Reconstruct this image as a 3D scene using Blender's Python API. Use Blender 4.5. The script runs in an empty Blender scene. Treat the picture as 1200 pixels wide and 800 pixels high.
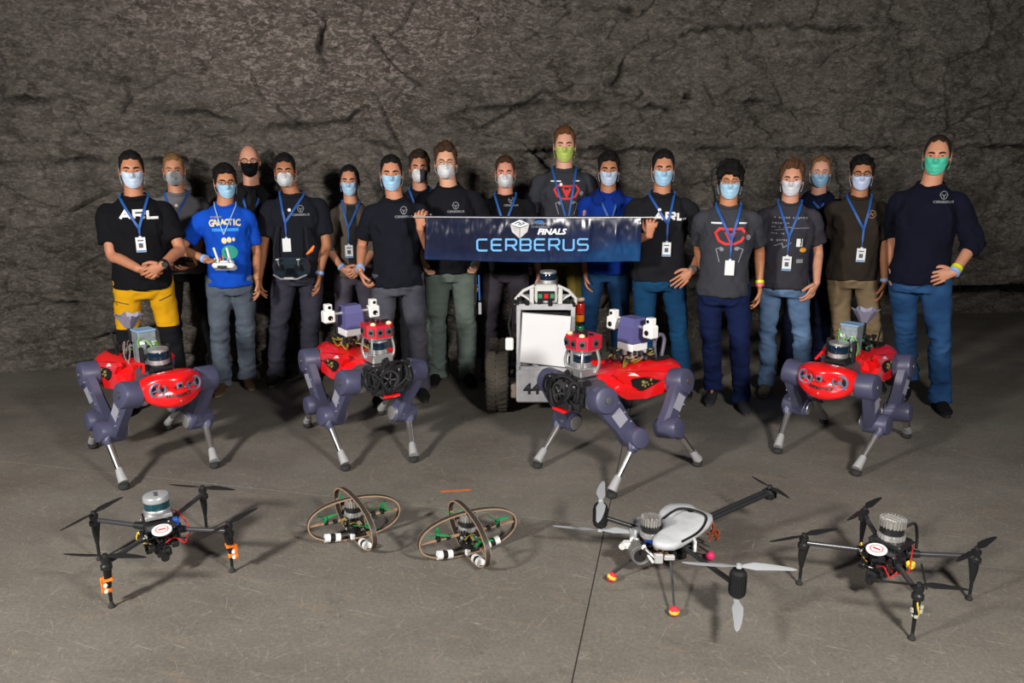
import bpy, bmesh, math, random
import numpy as np
from mathutils import Vector, Matrix
from mathutils.bvhtree import BVHTree
C = bpy.context.scene.collection
R = math.radians
PI = math.pi
random.seed(4)

# ------------------------------------------------------------------ camera, world, lights, exposure
FPX, PITCH, CAMH = 903.0, 0.2411, 1.778
cam_d = bpy.data.cameras.new('camera'); cam_d.sensor_width = 36; cam_d.lens = FPX*36/1200
cam = bpy.data.objects.new('camera', cam_d); C.objects.link(cam)
cam.location = (0, 0, CAMH); cam.rotation_euler = (PI/2-PITCH, 0, 0)
bpy.context.scene.camera = cam
w = bpy.data.worlds.new('cave_dark'); bpy.context.scene.world = w; w.use_nodes = True
w.node_tree.nodes['Background'].inputs[0].default_value = (.75, .85, 1, 1)
w.node_tree.nodes['Background'].inputs[1].default_value = .035
def area(name, loc, target, size, power, col):
    d = bpy.data.lights.new(name, 'AREA'); d.shape = 'DISK'; d.size = size; d.energy = power; d.color = col
    o = bpy.data.objects.new(name, d); C.objects.link(o); o.location = loc
    o.rotation_euler = (Vector(target)-Vector(loc)).to_track_quat('-Z', 'Y').to_euler()
    return o
area('strobe_left', (-3.1, .3, 2.5), (-.3, 5.8, 1.5), .5, 235, (1, .955, .90))
area('strobe_right', (1.6, .3, 2.45), (.2, 5.8, 1.5), .5, 162, (1, .955, .90))
vs = bpy.context.scene.view_settings
vs.view_transform = 'Standard'; vs.look = 'None'; vs.gamma = 1; vs.use_curve_mapping = False; vs.exposure = 0.35

# ------------------------------------------------------------------ pixel helpers (photograph 1200 x 800 -> point in the place)
def ray(x, y):
    cx = (x-600)/FPX; cy = (400-y)/FPX
    return Vector((cx, math.cos(PITCH)+cy*math.sin(PITCH), -math.sin(PITCH)+cy*math.cos(PITCH)))
def gnd(x, y, z=0.0):
    d = ray(x, y); t = (z-CAMH)/d.z
    return Vector((0, 0, CAMH))+d*t
def at(x, y, Y):
    d = ray(x, y); return Vector((0, 0, CAMH))+d*(Y/d.y)

# ------------------------------------------------------------------ noise
def _h(ix, iy, iz, seed):
    n = (ix.astype(np.int64)*374761393+iy.astype(np.int64)*668265263+iz.astype(np.int64)*2147483647+seed*974634777) & 0xffffffff
    n = ((n ^ (n >> 13))*1274126177) & 0xffffffff
    n = (n ^ (n >> 16)) & 0xffffff
    return n/float(0xffffff)
def noise(p, sc=(1, 1, 1), seed=0):
    p = np.asarray(p, float)*np.array(sc)+seed*17.31
    i = np.floor(p); f = p-i; f = f*f*(3-2*f); i = i.astype(np.int64)
    r = 0
    for a in (0, 1):
        for b in (0, 1):
            for c in (0, 1):
                wgt = (f[:, 0] if a else 1-f[:, 0])*(f[:, 1] if b else 1-f[:, 1])*(f[:, 2] if c else 1-f[:, 2])
                r = r+wgt*_h(i[:, 0]+a, i[:, 1]+b, i[:, 2]+c, seed)
    return r*2-1
def fbm(p, sc, oct=4, seed=0, gain=.5):
    r = 0; a = 1; s = np.array(sc, float)
    for k in range(oct):
        r = r+a*noise(p, s, seed+k*7); a *= gain; s = s*2.03
    return r

# ------------------------------------------------------------------ materials
MATS = {}
def mat(name, col, rough=.6, metal=0, bump=0, bscale=60, var=0, vscale=8, emit=0, coat=0, stretch=None, spec=None, col2=None):
    if name in MATS: return MATS[name]
    m = bpy.data.materials.new(name); m.use_nodes = True; nt = m.node_tree; b = nt.nodes['Principled BSDF']
    b.inputs['Base Color'].default_value = (*col, 1); b.inputs['Roughness'].default_value = rough; b.inputs['Metallic'].default_value = metal
    if spec is not None: b.inputs['Specular IOR Level'].default_value = spec
    if coat: b.inputs['Coat Weight'].default_value = coat; b.inputs['Coat Roughness'].default_value = .12
    tc = nt.nodes.new('ShaderNodeTexCoord'); src = tc.outputs['Object']
    if stretch:
        mp = nt.nodes.new('ShaderNodeMapping'); mp.inputs['Scale'].default_value = stretch
        nt.links.new(src, mp.inputs[0]); src = mp.outputs[0]
    if var or col2:
        n = nt.nodes.new('ShaderNodeTexNoise'); n.inputs['Scale'].default_value = vscale; n.inputs['Detail'].default_value = 5
        nt.links.new(src, n.inputs['Vector'])
        r = nt.nodes.new('ShaderNodeValToRGB'); r.color_ramp.elements[0].position = .3; r.color_ramp.elements[1].position = .7
        c2 = col2 or tuple(min(1, c*(1+var)) for c in col); c1 = col if col2 else tuple(c*(1-var) for c in col)
        r.color_ramp.elements[0].color = (*c1, 1); r.color_ramp.elements[1].color = (*c2, 1)
        nt.links.new(n.outputs[0], r.inputs[0]); nt.links.new(r.outputs[0], b.inputs['Base Color'])
    if bump:
        n2 = nt.nodes.new('ShaderNodeTexNoise'); n2.inputs['Scale'].default_value = bscale; n2.inputs['Detail'].default_value = 4
        nt.links.new(src, n2.inputs['Vector'])
        bp = nt.nodes.new('ShaderNodeBump'); bp.inputs['Strength'].default_value = bump; bp.inputs['Distance'].default_value = .01
        nt.links.new(n2.outputs[0], bp.inputs['Height']); nt.links.new(bp.outputs[0], b.inputs['Normal'])
    if emit:
        b.inputs['Emission Color'].default_value = (*col, 1); b.inputs['Emission Strength'].default_value = emit
    MATS[name] = m; return m
def hexc(h):
    c = [int(h[i:i+2], 16)/255 for i in (0, 2, 4)]
    return tuple(x/12.92 if x < .04045 else ((x+.055)/1.055)**2.4 for x in c)
def cloth(name, h, var=.12): return mat(name, hexc(h), .92, bump=.25, bscale=260, var=var, vscale=9, spec=.15)
def denim(name, h, h2): return mat(name, hexc(h), .9, bump=.3, bscale=220, col2=hexc(h2), vscale=5.5, spec=.15)

black = mat('black_plastic', (.012, .012, .013), .38, bump=.05)
matte = mat('matte_black', (.008, .008, .009), .7, spec=.3)
carbon = mat('carbon_black', (.016, .016, .018), .33, bump=.1, bscale=300)
rubber = mat('black_rubber', (.02, .02, .021), .85)
steel = mat('brushed_steel', (.55, .55, .56), .28, 1)
alu = mat('aluminium', (.62, .62, .63), .42, .85, var=.08, vscale=30)
dalu = mat('dark_aluminium', (.20, .20, .22), .4, .8)
white = mat('white_plastic', (.78, .78, .78), .45, var=.03)
offwhite = mat('off_white_shell', (.62, .63, .65), .55, var=.08, vscale=14)
redp = mat('glossy_red_cover', (.80, .008, .010), .28, coat=.4, bump=.02, bscale=20)
purple = mat('purple_grey_housing', hexc('45465f'), .42, var=.08, vscale=10)
purple2 = mat('purple_grey_box', hexc('58578a'), .45)
greyf = mat('grey_foot_boot', hexc('9a9a9c'), .6, bump=.2, bscale=40)
blueglass = mat('dark_blue_glass', (.004, .016, .035), .08, coat=.6)
tealglass = mat('teal_glass', (.002, .045, .060), .12, coat=.5)
green = mat('green_plastic', (.01, .16, .05), .4)
orange = mat('orange_print', (.85, .20, .01), .5)
wood = mat('tan_edge', hexc('a08468'), .6)
yellowp = mat('yellow_plastic', (.8, .55, .04), .45)
bluep = mat('blue_plastic', (.01, .09, .5), .45)
redwire = mat('red_wire', (.5, .01, .01), .5)
lens = mat('lens_glass', (.004, .004, .006), .05, coat=1)
gunprint = mat('dark_print', (.02, .02, .025), .6)
ink = mat('white_ink', (.75, .75, .75), .8)
greyink = mat('grey_ink', (.22, .22, .24), .8)
redink = mat('red_ink', (.62, .03, .03), .8)
creamink = mat('cream_ink', (.75, .65, .35), .8)
cyanink = mat('cyan_ink', (.02, .25, .75), .8)
greenink = mat('green_ink', (.02, .30, .22), .8)
orangeink = mat('orange_ink', (.75, .32, .03), .8)
tanink = mat('tan_ink', (.30, .17, .10), .8)
strapblue = mat('lanyard_blue', hexc('1a529c'), .6, bump=.1)
cardw = mat('badge_card', (.72, .74, .76), .35)
cardp = mat('badge_photo', (.06, .07, .10), .5)

# ------------------------------------------------------------------ mesh builder
class MB:
    def __init__(s): s.v = []; s.f = []; s.m = []; s.mi = 0; s.M = None
    def add(s, vs, fs):
        o = len(s.v)
        if s.M is not None: vs = [s.M @ Vector(v) for v in vs]
        s.v += [tuple(v) for v in vs]; s.f += [tuple(i+o for i in f) for f in fs]; s.m += [s.mi]*len(fs); return s
    def box(s, c, d, b=0, rot=None):
        h = [x/2 for x in d]; b = min(b, min(h)*.9); vs = []; fs = []
        cs = [(i, j, k) for i in (-1, 1) for j in (-1, 1) for k in (-1, 1)]
        ci = {q: n for n, q in enumerate(cs)}
        if b <= 0:
            vs = [Vector((q[0]*h[0], q[1]*h[1], q[2]*h[2])) for q in cs]; idx = lambda q, a: ci[q]
        else:
            for q in cs:
                for a in range(3): vs.append(Vector([q[k]*(h[k] if k == a else h[k]-b) for k in range(3)]))
            idx = lambda q, a: ci[q]*3+a
        for a in range(3):
            i, j = [k for k in range(3) if k != a]
            for sg in (-1, 1):
                f = []
                for si, sj in ((-1, -1), (1, -1), (1, 1), (-1, 1)):
                    q = [0, 0, 0]; q[a] = sg; q[i] = si; q[j] = sj; f.append(idx(tuple(q), a))
                fs.append(f)
            if b > 0:
                for si in (-1, 1):
                    for sj in (-1, 1):
                        q0 = [0]*3; q0[a] = -1; q0[i] = si; q0[j] = sj; q1 = list(q0); q1[a] = 1; q0 = tuple(q0); q1 = tuple(q1)
                        fs.append([idx(q0, i), idx(q1, i), idx(q1, j), idx(q0, j)])
        if b > 0:
            for q in cs: fs.append([idx(q, 0), idx(q, 1), idx(q, 2)])
        if rot is not None: vs = [rot @ v for v in vs]
        return s.add([v+Vector(c) for v in vs], fs)
    def loft(s, rings, cap=True, closed=False):
        n = len(rings[0]); fs = []; L = len(rings)
        for i in range(L if closed else L-1):
            a = i*n; b = ((i+1) % L)*n
            for k in range(n): fs.append((a+k, a+(k+1) % n, b+(k+1) % n, b+k))
        if cap and not closed: fs.append(tuple(range(n))[::-1]); fs.append(tuple((L-1)*n+k for k in range(n)))
        return s.add([p for r in rings for p in r], fs)
    def cyl(s, p0, p1, r0, r1=None, n=16):
        return s.tube([p0, p1], [r0, r0 if r1 is None else r1], n)
    def tube(s, pts, r, n=10, up=None, flat=1.0, closed=False, sq=0):
        pts = [Vector(p) for p in pts]; L = len(pts)
        if not isinstance(r, (list, tuple)): r = [r]*L
        rings = []; ref = Vector(up) if up else None
        for i, p in enumerate(pts):
            if closed: t = pts[(i+1) % L]-pts[i-1]
            else: t = pts[min(i+1, L-1)]-pts[max(i-1, 0)]
            t.normalize()
            if ref is None:
                ref = Vector((0, 0, 1)) if abs(t.z) < .9 else Vector((1, 0, 0))
            u = ref-t*ref.dot(t)
            if u.length < 1e-5: u = t.orthogonal()
            u.normalize(); v = t.cross(u)
            if up is None: ref = u
            ri = r[i]; ra, rb = (ri if isinstance(ri, tuple) else (ri, ri*flat))
            rg = []
            for k in range(n):
                a = 2*PI*(k+.5)/n; c, q = math.cos(a), math.sin(a)
                if sq:
                    m = max(abs(c), abs(q)); e = 1+(1/m-1)*sq; c *= e; q *= e
                rg.append(p+u*(ra*c)+v*(rb*q))
            rings.append(rg)
        return s.loft(rings, closed=closed)
    def lathe(s, prof, c=(0, 0, 0), ax=(0, 0, 1), n=24, cap=True):
        ax = Vector(ax).normalized(); u = ax.orthogonal().normalized(); v = ax.cross(u); c = Vector(c)
        return s.loft([[c+ax*z+u*(rr*math.cos(2*PI*k/n))+v*(rr*math.sin(2*PI*k/n)) for k in range(n)] for rr, z in prof], cap=cap)
    def ball(s, c, r, nu=12, nv=8, rot=None):
        if not isinstance(r, (tuple, list)): r = (r, r, r)
        rings = []
        for j in range(1, nv):
            p = PI*j/nv-PI/2
            rg = []
            for k in range(nu):
                a = 2*PI*k/nu; q = Vector((r[0]*math.cos(p)*math.cos(a), r[1]*math.cos(p)*math.sin(a), r[2]*math.sin(p)))
                rg.append((rot @ q if rot is not None else q)+Vector(c))
            rings.append(rg)
        return s.loft(rings)
    def prism(s, poly, o, u, v, wv, t):
        o, u, v, wv = map(Vector, (o, u, v, wv)); a = [o+u*x+v*y for x, y in poly]; n = len(a)
        return s.add(a+[p+wv*t for p in a], [tuple(range(n))[::-1], tuple(range(n, 2*n))]+[(k, (k+1) % n, (k+1) % n+n, k+n) for k in range(n)])
    def mesh(s, name, recalc=True):
        me = bpy.data.meshes.new(name); me.from_pydata(s.v, [], s.f); me.polygons.foreach_set('material_index', s.m)
        if recalc:
            bm = bmesh.new(); bm.from_mesh(me); bmesh.ops.recalc_face_normals(bm, faces=bm.faces); bm.to_mesh(me); bm.free()
        return me
    def build(s, name, m, parent=None, smooth=35, label=None, recalc=True):
        me = s.mesh(name, recalc); return link(name, me, m, parent, smooth, label)
def link(name, me, m, parent=None, smooth=35, label=None):
    for q in (m if isinstance(m, (list, tuple)) else [m]): me.materials.append(q)
    if smooth:
        me.polygons.foreach_set('use_smooth', [True]*len(me.polygons))
        if smooth < 180: me.set_sharp_from_angle(angle=R(smooth))
    o = bpy.data.objects.new(name, me); C.objects.link(o); o.parent = parent
    if label: o['label'] = label
    return o
def thing(name, label, cat, loc=(0, 0, 0), rz=0, group=None):
    o = bpy.data.objects.new(name, None); C.objects.link(o); o.empty_display_size = .1
    o.location = loc; o.rotation_euler = (0, 0, rz); o['label'] = label; o['category'] = cat
    if group: o['group'] = group
    return o
def tag(o, label, cat, group=None, kind=None):
    if label: o['label'] = label
    if cat: o['category'] = cat
    if group: o['group'] = group
    if kind: o['kind'] = kind
    return o
def struct(o): o['kind'] = 'structure'; return o
def remeshed(mb, vox, it=3, recalc=True):
    """closed overlapping lofts -> one continuous skin"""
    me = mb.mesh('tmp', recalc); o = bpy.data.objects.new('tmp', me); C.objects.link(o)
    a = o.modifiers.new('r', 'REMESH'); a.mode = 'VOXEL'; a.voxel_size = vox
    b = o.modifiers.new('s', 'SMOOTH'); b.factor = .5; b.iterations = it
    dg = bpy.context.evaluated_depsgraph_get(); dg.update()
    out = bpy.data.meshes.new_from_object(o.evaluated_get(dg)); out.materials.clear()
    bpy.data.objects.remove(o); bpy.data.meshes.remove(me)
    return out
def coords(me):
    a = np.empty(len(me.vertices)*3); me.vertices.foreach_get('co', a); return a.reshape(-1, 3)
def normals(me):
    a = np.empty(len(me.vertices)*3); me.vertex_normals.foreach_get('vector', a); return a.reshape(-1, 3)
def setco(me, a): me.vertices.foreach_set('co', a.ravel()); me.update()
def bvh_of(me):
    return BVHTree.FromPolygons([v.co.copy() for v in me.vertices], [tuple(p.vertices) for p in me.polygons])

# prints: flat strips and shapes laid on a surface that faces -y
def ribbon(pts, wd, closed=False, step=.012):
    P = [Vector((p[0], p[1])) for p in pts]
    if closed: P.append(P[0].copy())
    Q = []; 
    for a, b in zip(P, P[1:]):
        k = max(1, int((b-a).length/step)); Q += [(a.lerp(b, i/k)) for i in range(k)]
    Q.append(P[-1]); L = []
    n = len(Q)
    for i, q in enumerate(Q):
        a = Q[i-1] if i else (Q[-2] if closed else None); b = Q[i+1] if i < n-1 else (Q[1] if closed else None)
        d1 = (q-a).normalized() if a is not None else None; d2 = (b-q).normalized() if b is not None else None
        if d1 is None: d1 = d2
        if d2 is None: d2 = d1
        t = d1+d2
        if t.length < 1e-4: t = d2.copy()
        t.normalize(); nn = Vector((-t.y, t.x)); k = max(.45, nn.dot(Vector((-d2.y, d2.x))))
        L.append((q+nn*(wd/2/k), q-nn*(wd/2/k)))
    vs = [p for pr in L for p in pr]; fs = [(2*i, 2*i+1, 2*i+3, 2*i+2) for i in range(n-1)]
    return vs, fs
def disc2(c, rx, ry=None, n=20, rings=2):
    ry = ry or rx; vs = [Vector(c)]; fs = []
    for r in range(1, rings+1):
        for k in range(n):
            a = 2*PI*k/n; vs.append(Vector((c[0]+rx*r/rings*math.cos(a), c[1]+ry*r/rings*math.sin(a))))
    for k in range(n): fs.append((0, 1+k, 1+(k+1) % n))
    for r in range(1, rings):
        o = 1+(r-1)*n
        for k in range(n): fs.append((o+k, o+n+k, o+n+(k+1) % n, o+(k+1) % n))
    return vs, fs
def rect2(x0, z0, x1, z1, step=.015):
    nx = max(1, int((x1-x0)/step)); nz = max(1, int((z1-z0)/step))
    vs = [Vector((x0+(x1-x0)*i/nx, z0+(z1-z0)*j/nz)) for j in range(nz+1) for i in range(nx+1)]
    return vs, [(j*(nx+1)+i, j*(nx+1)+i+1, (j+1)*(nx+1)+i+1, (j+1)*(nx+1)+i) for j in range(nz) for i in range(nx)]
def text2(s, size, c, sx=1, bold=0, shear=0):
    cu = bpy.data.curves.new('t', 'FONT'); cu.body = s; cu.size = size; cu.align_x = 'CENTER'; cu.align_y = 'CENTER'; cu.offset = bold; cu.shear = shear
    cu.resolution_u = 2
    o = bpy.data.objects.new('t', cu); C.objects.link(o)
    dg = bpy.context.evaluated_depsgraph_get(); dg.update()
    me = bpy.data.meshes.new_from_object(o.evaluated_get(dg)); bpy.data.objects.remove(o)
    vs = [Vector((c[0]+v.co.x*sx, c[1]+v.co.y)) for v in me.vertices]; fs = [tuple(p.vertices) for p in me.polygons]
    bpy.data.meshes.remove(me); return vs, fs
GL = {'A': [[(0, 0), (.5, 1), (1, 0)], [(.2, .33), (.8, .33)]], 'R': [[(0, 0), (0, 1), (.85, 1), (1, .85), (1, .6), (.85, .45), (0, .45)], [(.55, .45), (1, 0)]],
      'L': [[(0, 1), (0, 0), (1, 0)]], 'C': [[(1, 1), (.15, 1), (0, .85), (0, .15), (.15, 0), (1, 0)]],
      'E': [[(1, 1), (.15, 1), (0, .85), (0, .15), (.15, 0), (1, 0)], [(0, .5), (.92, .5)]],
      'B': [[(0, 0), (0, 1), (.85, 1), (1, .85), (1, .62), (.88, .5), (0, .5)], [(.88, .5), (1, .38), (1, .15), (.85, 0), (0, 0)]],
      'U': [[(0, 1), (0, .15), (.15, 0), (.85, 0), (1, .15), (1, 1)]],
      'S': [[(1, 1), (.12, 1), (0, .87), (0, .62), (.12, .5), (.88, .5), (1, .38), (1, .13), (.88, 0), (0, 0)]]}
def glyphs(s, x, z, gw, gh, gap, wd, shear=0):
    out = []
    for i, ch in enumerate(s):
        for st in GL[ch]:
            out.append(ribbon([(x+i*(gw+gap)+px*gw+py*gh*shear, z+py*gh) for px, py in st], wd))
    return out
def lay(shapes, bvh, off=.003, y0=-2.0, fallback=-.1, M=None):
    """project (x,z) shapes along +y onto bvh; M maps 2-D to local"""
    mb = MB()
    for vs, fs in shapes:
        out = []
        for v in vs:
            h = bvh.ray_cast(Vector((v.x, y0, v.y)), Vector((0, 1, 0)))
            y = h[0].y if h[0] is not None else fallback
            out.append((v.x, y-off, v.y))
        mb.add(out, fs)
    return mb

# ------------------------------------------------------------------ the setting: rock wall and concrete floor
WB, WU = Vector((-4.19, 6.24)), Vector((math.cos(.137), math.sin(.137)))   # base line of the wall on the ground
WN = Vector((WU.y, -WU.x))                                                 # towards the camera
def wall_sz(x, y):
    d = ray(x, y); k = (WB.x*WN.x+WB.y*WN.y)/(d.x*WN.x+d.y*WN.y); p = Vector((0, 0, CAMH))+d*k
    return ((p.x-WB.x)*WU.x+(p.y-WB.y)*WU.y, p.z)
def rock_wall():
    S = np.concatenate([np.arange(-3.2, -1.2, .03), np.arange(-1.2, 11.0, .0155), np.arange(11.0, 13.5, .03)]); Z = np.concatenate([np.arange(-.12, 3.5, .0145), np.arange(3.5, 4.9, .035)])
    s, z = np.meshgrid(S, Z); n = s.size; s = s.ravel(); z = z.ravel()
    p = np.stack([s, z, np.zeros(n)], 1)
    d = .10*fbm(p, (.5, .5, 1), 2, 3)+.035*fbm(p, (1.6, 2.6, 1), 3, 5)
    wz = z+.10*noise(p, (.9, .9, 1), 9)+.03*noise(p, (3, 3, 1), 10)
    # fractured blocks: stretched cells, each with its own offset and tilt
    def cells(cs, cz, amp, tilt, seed, lo, hi, jit=.9):
        q = np.stack([s/cs+.35*noise(p, (1.3, 1.3, 1), seed+40), wz/cz+.25*noise(p, (2, 2, 1), seed+41)], 1)
        g = np.floor(q).astype(np.int64); best = np.full(n, 9.); sec = np.full(n, 9.); off = np.zeros(n)
        zz = np.zeros(n, np.int64)
        for a in (-1, 0, 1):
            for b in (-1, 0, 1):
                gx, gy = g[:, 0]+a, g[:, 1]+b
                cx = gx+.5+(_h(gx, gy, zz, seed)-.5)*jit; cy = gy+.5+(_h(gx, gy, zz, seed+1)-.5)*jit*.8
                dx, dy = q[:, 0]-cx, q[:, 1]-cy; dd = np.sqrt(dx*dx+dy*dy*1.4)
                o = (_h(gx, gy, zz, seed+2)-.5)*amp+dx*(_h(gx, gy, zz, seed+3)-.5)*tilt+dy*(_h(gx, gy, zz, seed+4)-.5)*tilt
                m = dd < best; sec = np.where(m, best, np.minimum(sec, dd)); off = np.where(m, o, off); best = np.where(m, dd, best)
        e = sec-best; fade = np.clip((z-lo)/.15, 0, 1)*np.clip((hi-z)/.15, 0, 1)
        return fade*(off-.010*np.exp(-(e/.03)**2))
    d += cells(.75, .36, .08, .17, 11, -1, 2.45)+cells(1.6, .8, .09, .10, 21, 1.9, 9)+cells(.3, .17, .03, .075, 31, -1, 9)
    d += .016*fbm(p, (4, 13, 1), 3, 50)+.014*fbm(p, (13, 19, 1), 3, 60)+.012*np.abs(fbm(p, (8, 12, 1), 2, 70))
    # ledges (long bedding planes) and cracks where the photograph shows them
    cr = [[(0, 192), (65, 190), (100, 184), (130, 187), (200, 187), (222, 189)], [(222, 189), (236, 206), (240, 235)],
          [(150, 134), (180, 131), (240, 129), (262, 138), (315, 151), (360, 147), (405, 142)], [(382, 10), (380, 45), (376, 62), (379, 84)],
          [(405, 142), (425, 126), (450, 122), (505, 124), (520, 136), (550, 129), (600, 122), (640, 117)], [(405, 142), (425, 151), (425, 165), (465, 173)],
          [(600, 122), (650, 127), (680, 122), (800, 127), (900, 131)], [(520, 228), (545, 200), (565, 184), (610, 177), (700, 176), (800, 175), (950, 174), (1080, 173), (1210, 171)],
          [(660, 12), (690, 8), (740, 12)], [(735, 70), (728, 90), (720, 98)], [(800, 40), (835, 33), (900, 30), (1000, 36)], [(800, 112), (850, 119), (900, 116)],
          [(0, 364), (55, 353), (90, 357)], [(320, 185), (325, 215), (318, 240)], [(155, 95), (158, 118), (150, 134)], [(575, 250), (640, 240), (700, 245)], [(1060, 60), (1075, 110), (1110, 120), (1200, 108)],
          [(0, 115), (60, 117), (120, 104), (155, 95)], [(850, 175), (840, 210), (845, 250)], [(980, 175), (990, 230), (1010, 280)]]
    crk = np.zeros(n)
    for i, c in enumerate(cr):
        w_ = [wall_sz(*q) for q in c]; dist = np.full(n, 9.); up = np.zeros(n)
        js = s+.03*noise(p, (9, 9, 1), 90+i)+.012*noise(p, (26, 26, 1), 95+i); jz = z+.028*noise(p, (11, 11, 1), 120+i)+.014*noise(p, (29, 29, 1), 125+i)
        for (a0, b0), (a1, b1) in zip(w_, w_[1:]):
            L2 = (a1-a0)**2+(b1-b0)**2; t = np.clip(((js-a0)*(a1-a0)+(jz-b0)*(b1-b0))/L2, 0, 1)
            dd = np.hypot(js-a0-t*(a1-a0), jz-b0-t*(b1-b0)); m = dd < dist; dist = np.where(m, dd, dist)
            up = np.where(m, jz-(b0+t*(b1-b0)), up)
        horiz = abs(w_[-1][1]-w_[0][1]) < .4*abs(w_[-1][0]-w_[0][0])
        wn = np.clip(.5+.9*noise(p, (3.2, 3.2, 1), 150+i), .05, 1.2)
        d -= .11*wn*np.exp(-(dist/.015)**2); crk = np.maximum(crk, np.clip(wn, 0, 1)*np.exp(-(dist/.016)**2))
        if horiz: d += .04*wn*np.exp(-np.abs(up)/.10)*(dist < .4)*np.clip(np.where(up > 0, 1, -.5)*np.exp(-(dist/.14)**2), -1, 1)
    # undercut at the foot of the wall on the right
    rc = np.clip((s-5.6)/1.6, 0, 1); rc = rc*rc*(3-2*rc); zl = .52+.05*noise(p, (1.7, .1, 1), 77)
    d -= rc*1.05*np.clip((zl-z)/.05, 0, 1)
    d += np.clip((.25-z)/.25, 0, 1)*.05*(1-rc)
    co = np.stack([WB.x+WU.x*s+WN.x*d, WB.y+WU.y*s+WN.y*d, z], 1)
    me = bpy.data.meshes.new('wall_back'); nx, nz = len(S), len(Z)
    i = (np.arange(nz-1)[:, None]*nx+np.arange(nx-1)[None]).ravel(); f = np.stack([i, i+1, i+1+nx, i+nx], 1)
    me.vertices.add(n); me.vertices.foreach_set('co', co.ravel()); me.loops.add(f.size); me.loops.foreach_set('vertex_index', f.ravel().astype(np.int32))
    me.polygons.add(len(f)); me.polygons.foreach_set('loop_start', np.arange(0, f.size, 4, dtype=np.int32)); me.polygons.foreach_set('loop_total', np.full(len(f), 4, np.int32))
    me.update(calc_edges=True); at_ = me.attributes.new('crack_shade', 'FLOAT', 'POINT'); at_.data.foreach_set('value', crk.astype(np.float32)); return me  # crack mask, stored so the material can paint shade along the cracks
def rock_mat():
    m = bpy.data.materials.new('rock'); m.use_nodes = True; nt = m.node_tree; b = nt.nodes['Principled BSDF']; N = nt.nodes.new; Lk = nt.links.new
    b.inputs['Roughness'].default_value = .88; b.inputs['Specular IOR Level'].default_value = .25
    tc = N('ShaderNodeTexCoord')
    def nz(scale, det, st=(1, 1, 1), rough=.55, dist=0):
        mp = N('ShaderNodeMapping'); mp.inputs['Scale'].default_value = st; Lk(tc.outputs['Object'], mp.inputs[0])
        n = N('ShaderNodeTexNoise'); n.inputs['Scale'].default_value = scale; n.inputs['Detail'].default_value = det; n.inputs['Roughness'].default_value = rough; n.inputs['Distortion'].default_value = dist
        Lk(mp.outputs[0], n.inputs['Vector']); return n.outputs[0]
    def ramp(src, stops):
        r = N('ShaderNodeValToRGB'); e = r.color_ramp.elements; e[0].position, e[0].color = stops[0][0], (*stops[0][1], 1); e[1].position, e[1].color = stops[-1][0], (*stops[-1][1], 1)
        for p_, c_ in stops[1:-1]: q = e.new(p_); q.color = (*c_, 1)
        Lk(src, r.inputs[0]); return r.outputs[0]
    def mix(f, a, c, mode='MIX'):
        x = N('ShaderNodeMix'); x.data_type = 'RGBA'; x.blend_type = mode
        (Lk(f, x.inputs[0]) if not isinstance(f, float) else setattr(x.inputs[0], 'default_value', f)); Lk(a, x.inputs[6])
        (Lk(c, x.inputs[7]) if not isinstance(c, tuple) else setattr(x.inputs[7], 'default_value', (*c, 1))); return x.outputs[2]
    base = ramp(nz(1.1, 6, (1, 1, 1.6)), [(.32, hexc('3c3932')), (.5, hexc('535049')), (.68, hexc('67625a'))])
    base = mix(ramp(nz(6, 8, (1, 1, 2), .65), [(.35, (.0,)*3), (.7, (1,)*3)]), base, hexc('79756d'))
    dark = ramp(nz(3.5, 9, (1, 1, 1.8), .7, 1.2), [(.36, (.85,)*3), (.49, (0,)*3)])
    base = mix(dark, base, hexc('2e2a25'))
    # pale salt veins, thickest in patches
    v = ramp(nz(15, 10, (1, 1, 2.1), .74, 1.2), [(.50, (0,)*3), (.58, (1,)*3), (.66, (.6,)*3)])
    # a broad salt-rich bed in the upper rock, pinkish, with a ragged edge
    sb = N('ShaderNodeVectorMath'); sb.operation = 'SUBTRACT'; Lk(tc.outputs['Object'], sb.inputs[0]); sb.inputs[1].default_value = (-1.45, 6.7, 2.85)
    sc_ = N('ShaderNodeVectorMath'); sc_.operation = 'MULTIPLY'; Lk(sb.outputs[0], sc_.inputs[0]); sc_.inputs[1].default_value = (.55, .3, 1.0)
    ln = N('ShaderNodeVectorMath'); ln.operation = 'LENGTH'; Lk(sc_.outputs[0], ln.inputs[0]); jn = N('ShaderNodeMath'); jn.operation = 'MULTIPLY_ADD'; Lk(nz(1.6, 6), jn.inputs[0]); jn.inputs[1].default_value = 1.1; Lk(ln.outputs['Value'], jn.inputs[2])
    bed = ramp(jn.outputs[0], [(.0, (1,)*3), (.85, (1,)*3), (1.0, (.0,)*3)]); mr_ = N('ShaderNodeMapRange'); Lk(jn.outputs[0], mr_.inputs[0]); mr_.inputs[1].default_value = .95; mr_.inputs[2].default_value = 1.55; mr_.inputs[3].default_value = 1; mr_.inputs[4].default_value = .38
    patch = mr_.outputs[0]; bd_ = N('ShaderNodeMath'); bd_.operation = 'MULTIPLY'; Lk(patch, bd_.inputs[0]); bd_.inputs[1].default_value = .45; base = mix(bd_.outputs[0], base, hexc('6f635c'))
    vm = N('ShaderNodeMath'); vm.operation = 'MULTIPLY'; Lk(v, vm.inputs[0]); Lk(patch, vm.inputs[1])
    vm2 = N('ShaderNodeMath'); vm2.operation = 'MULTIPLY'; Lk(vm.outputs[0], vm2.inputs[0]); vm2.inputs[1].default_value = .8
    base = mix(vm2.outputs[0], base, hexc('bcb0a8'))
    fine = ramp(nz(45, 5, (1, 1, 1.3), .7), [(.3, (.62,)*3), (.7, (1.25,)*3)])
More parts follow.
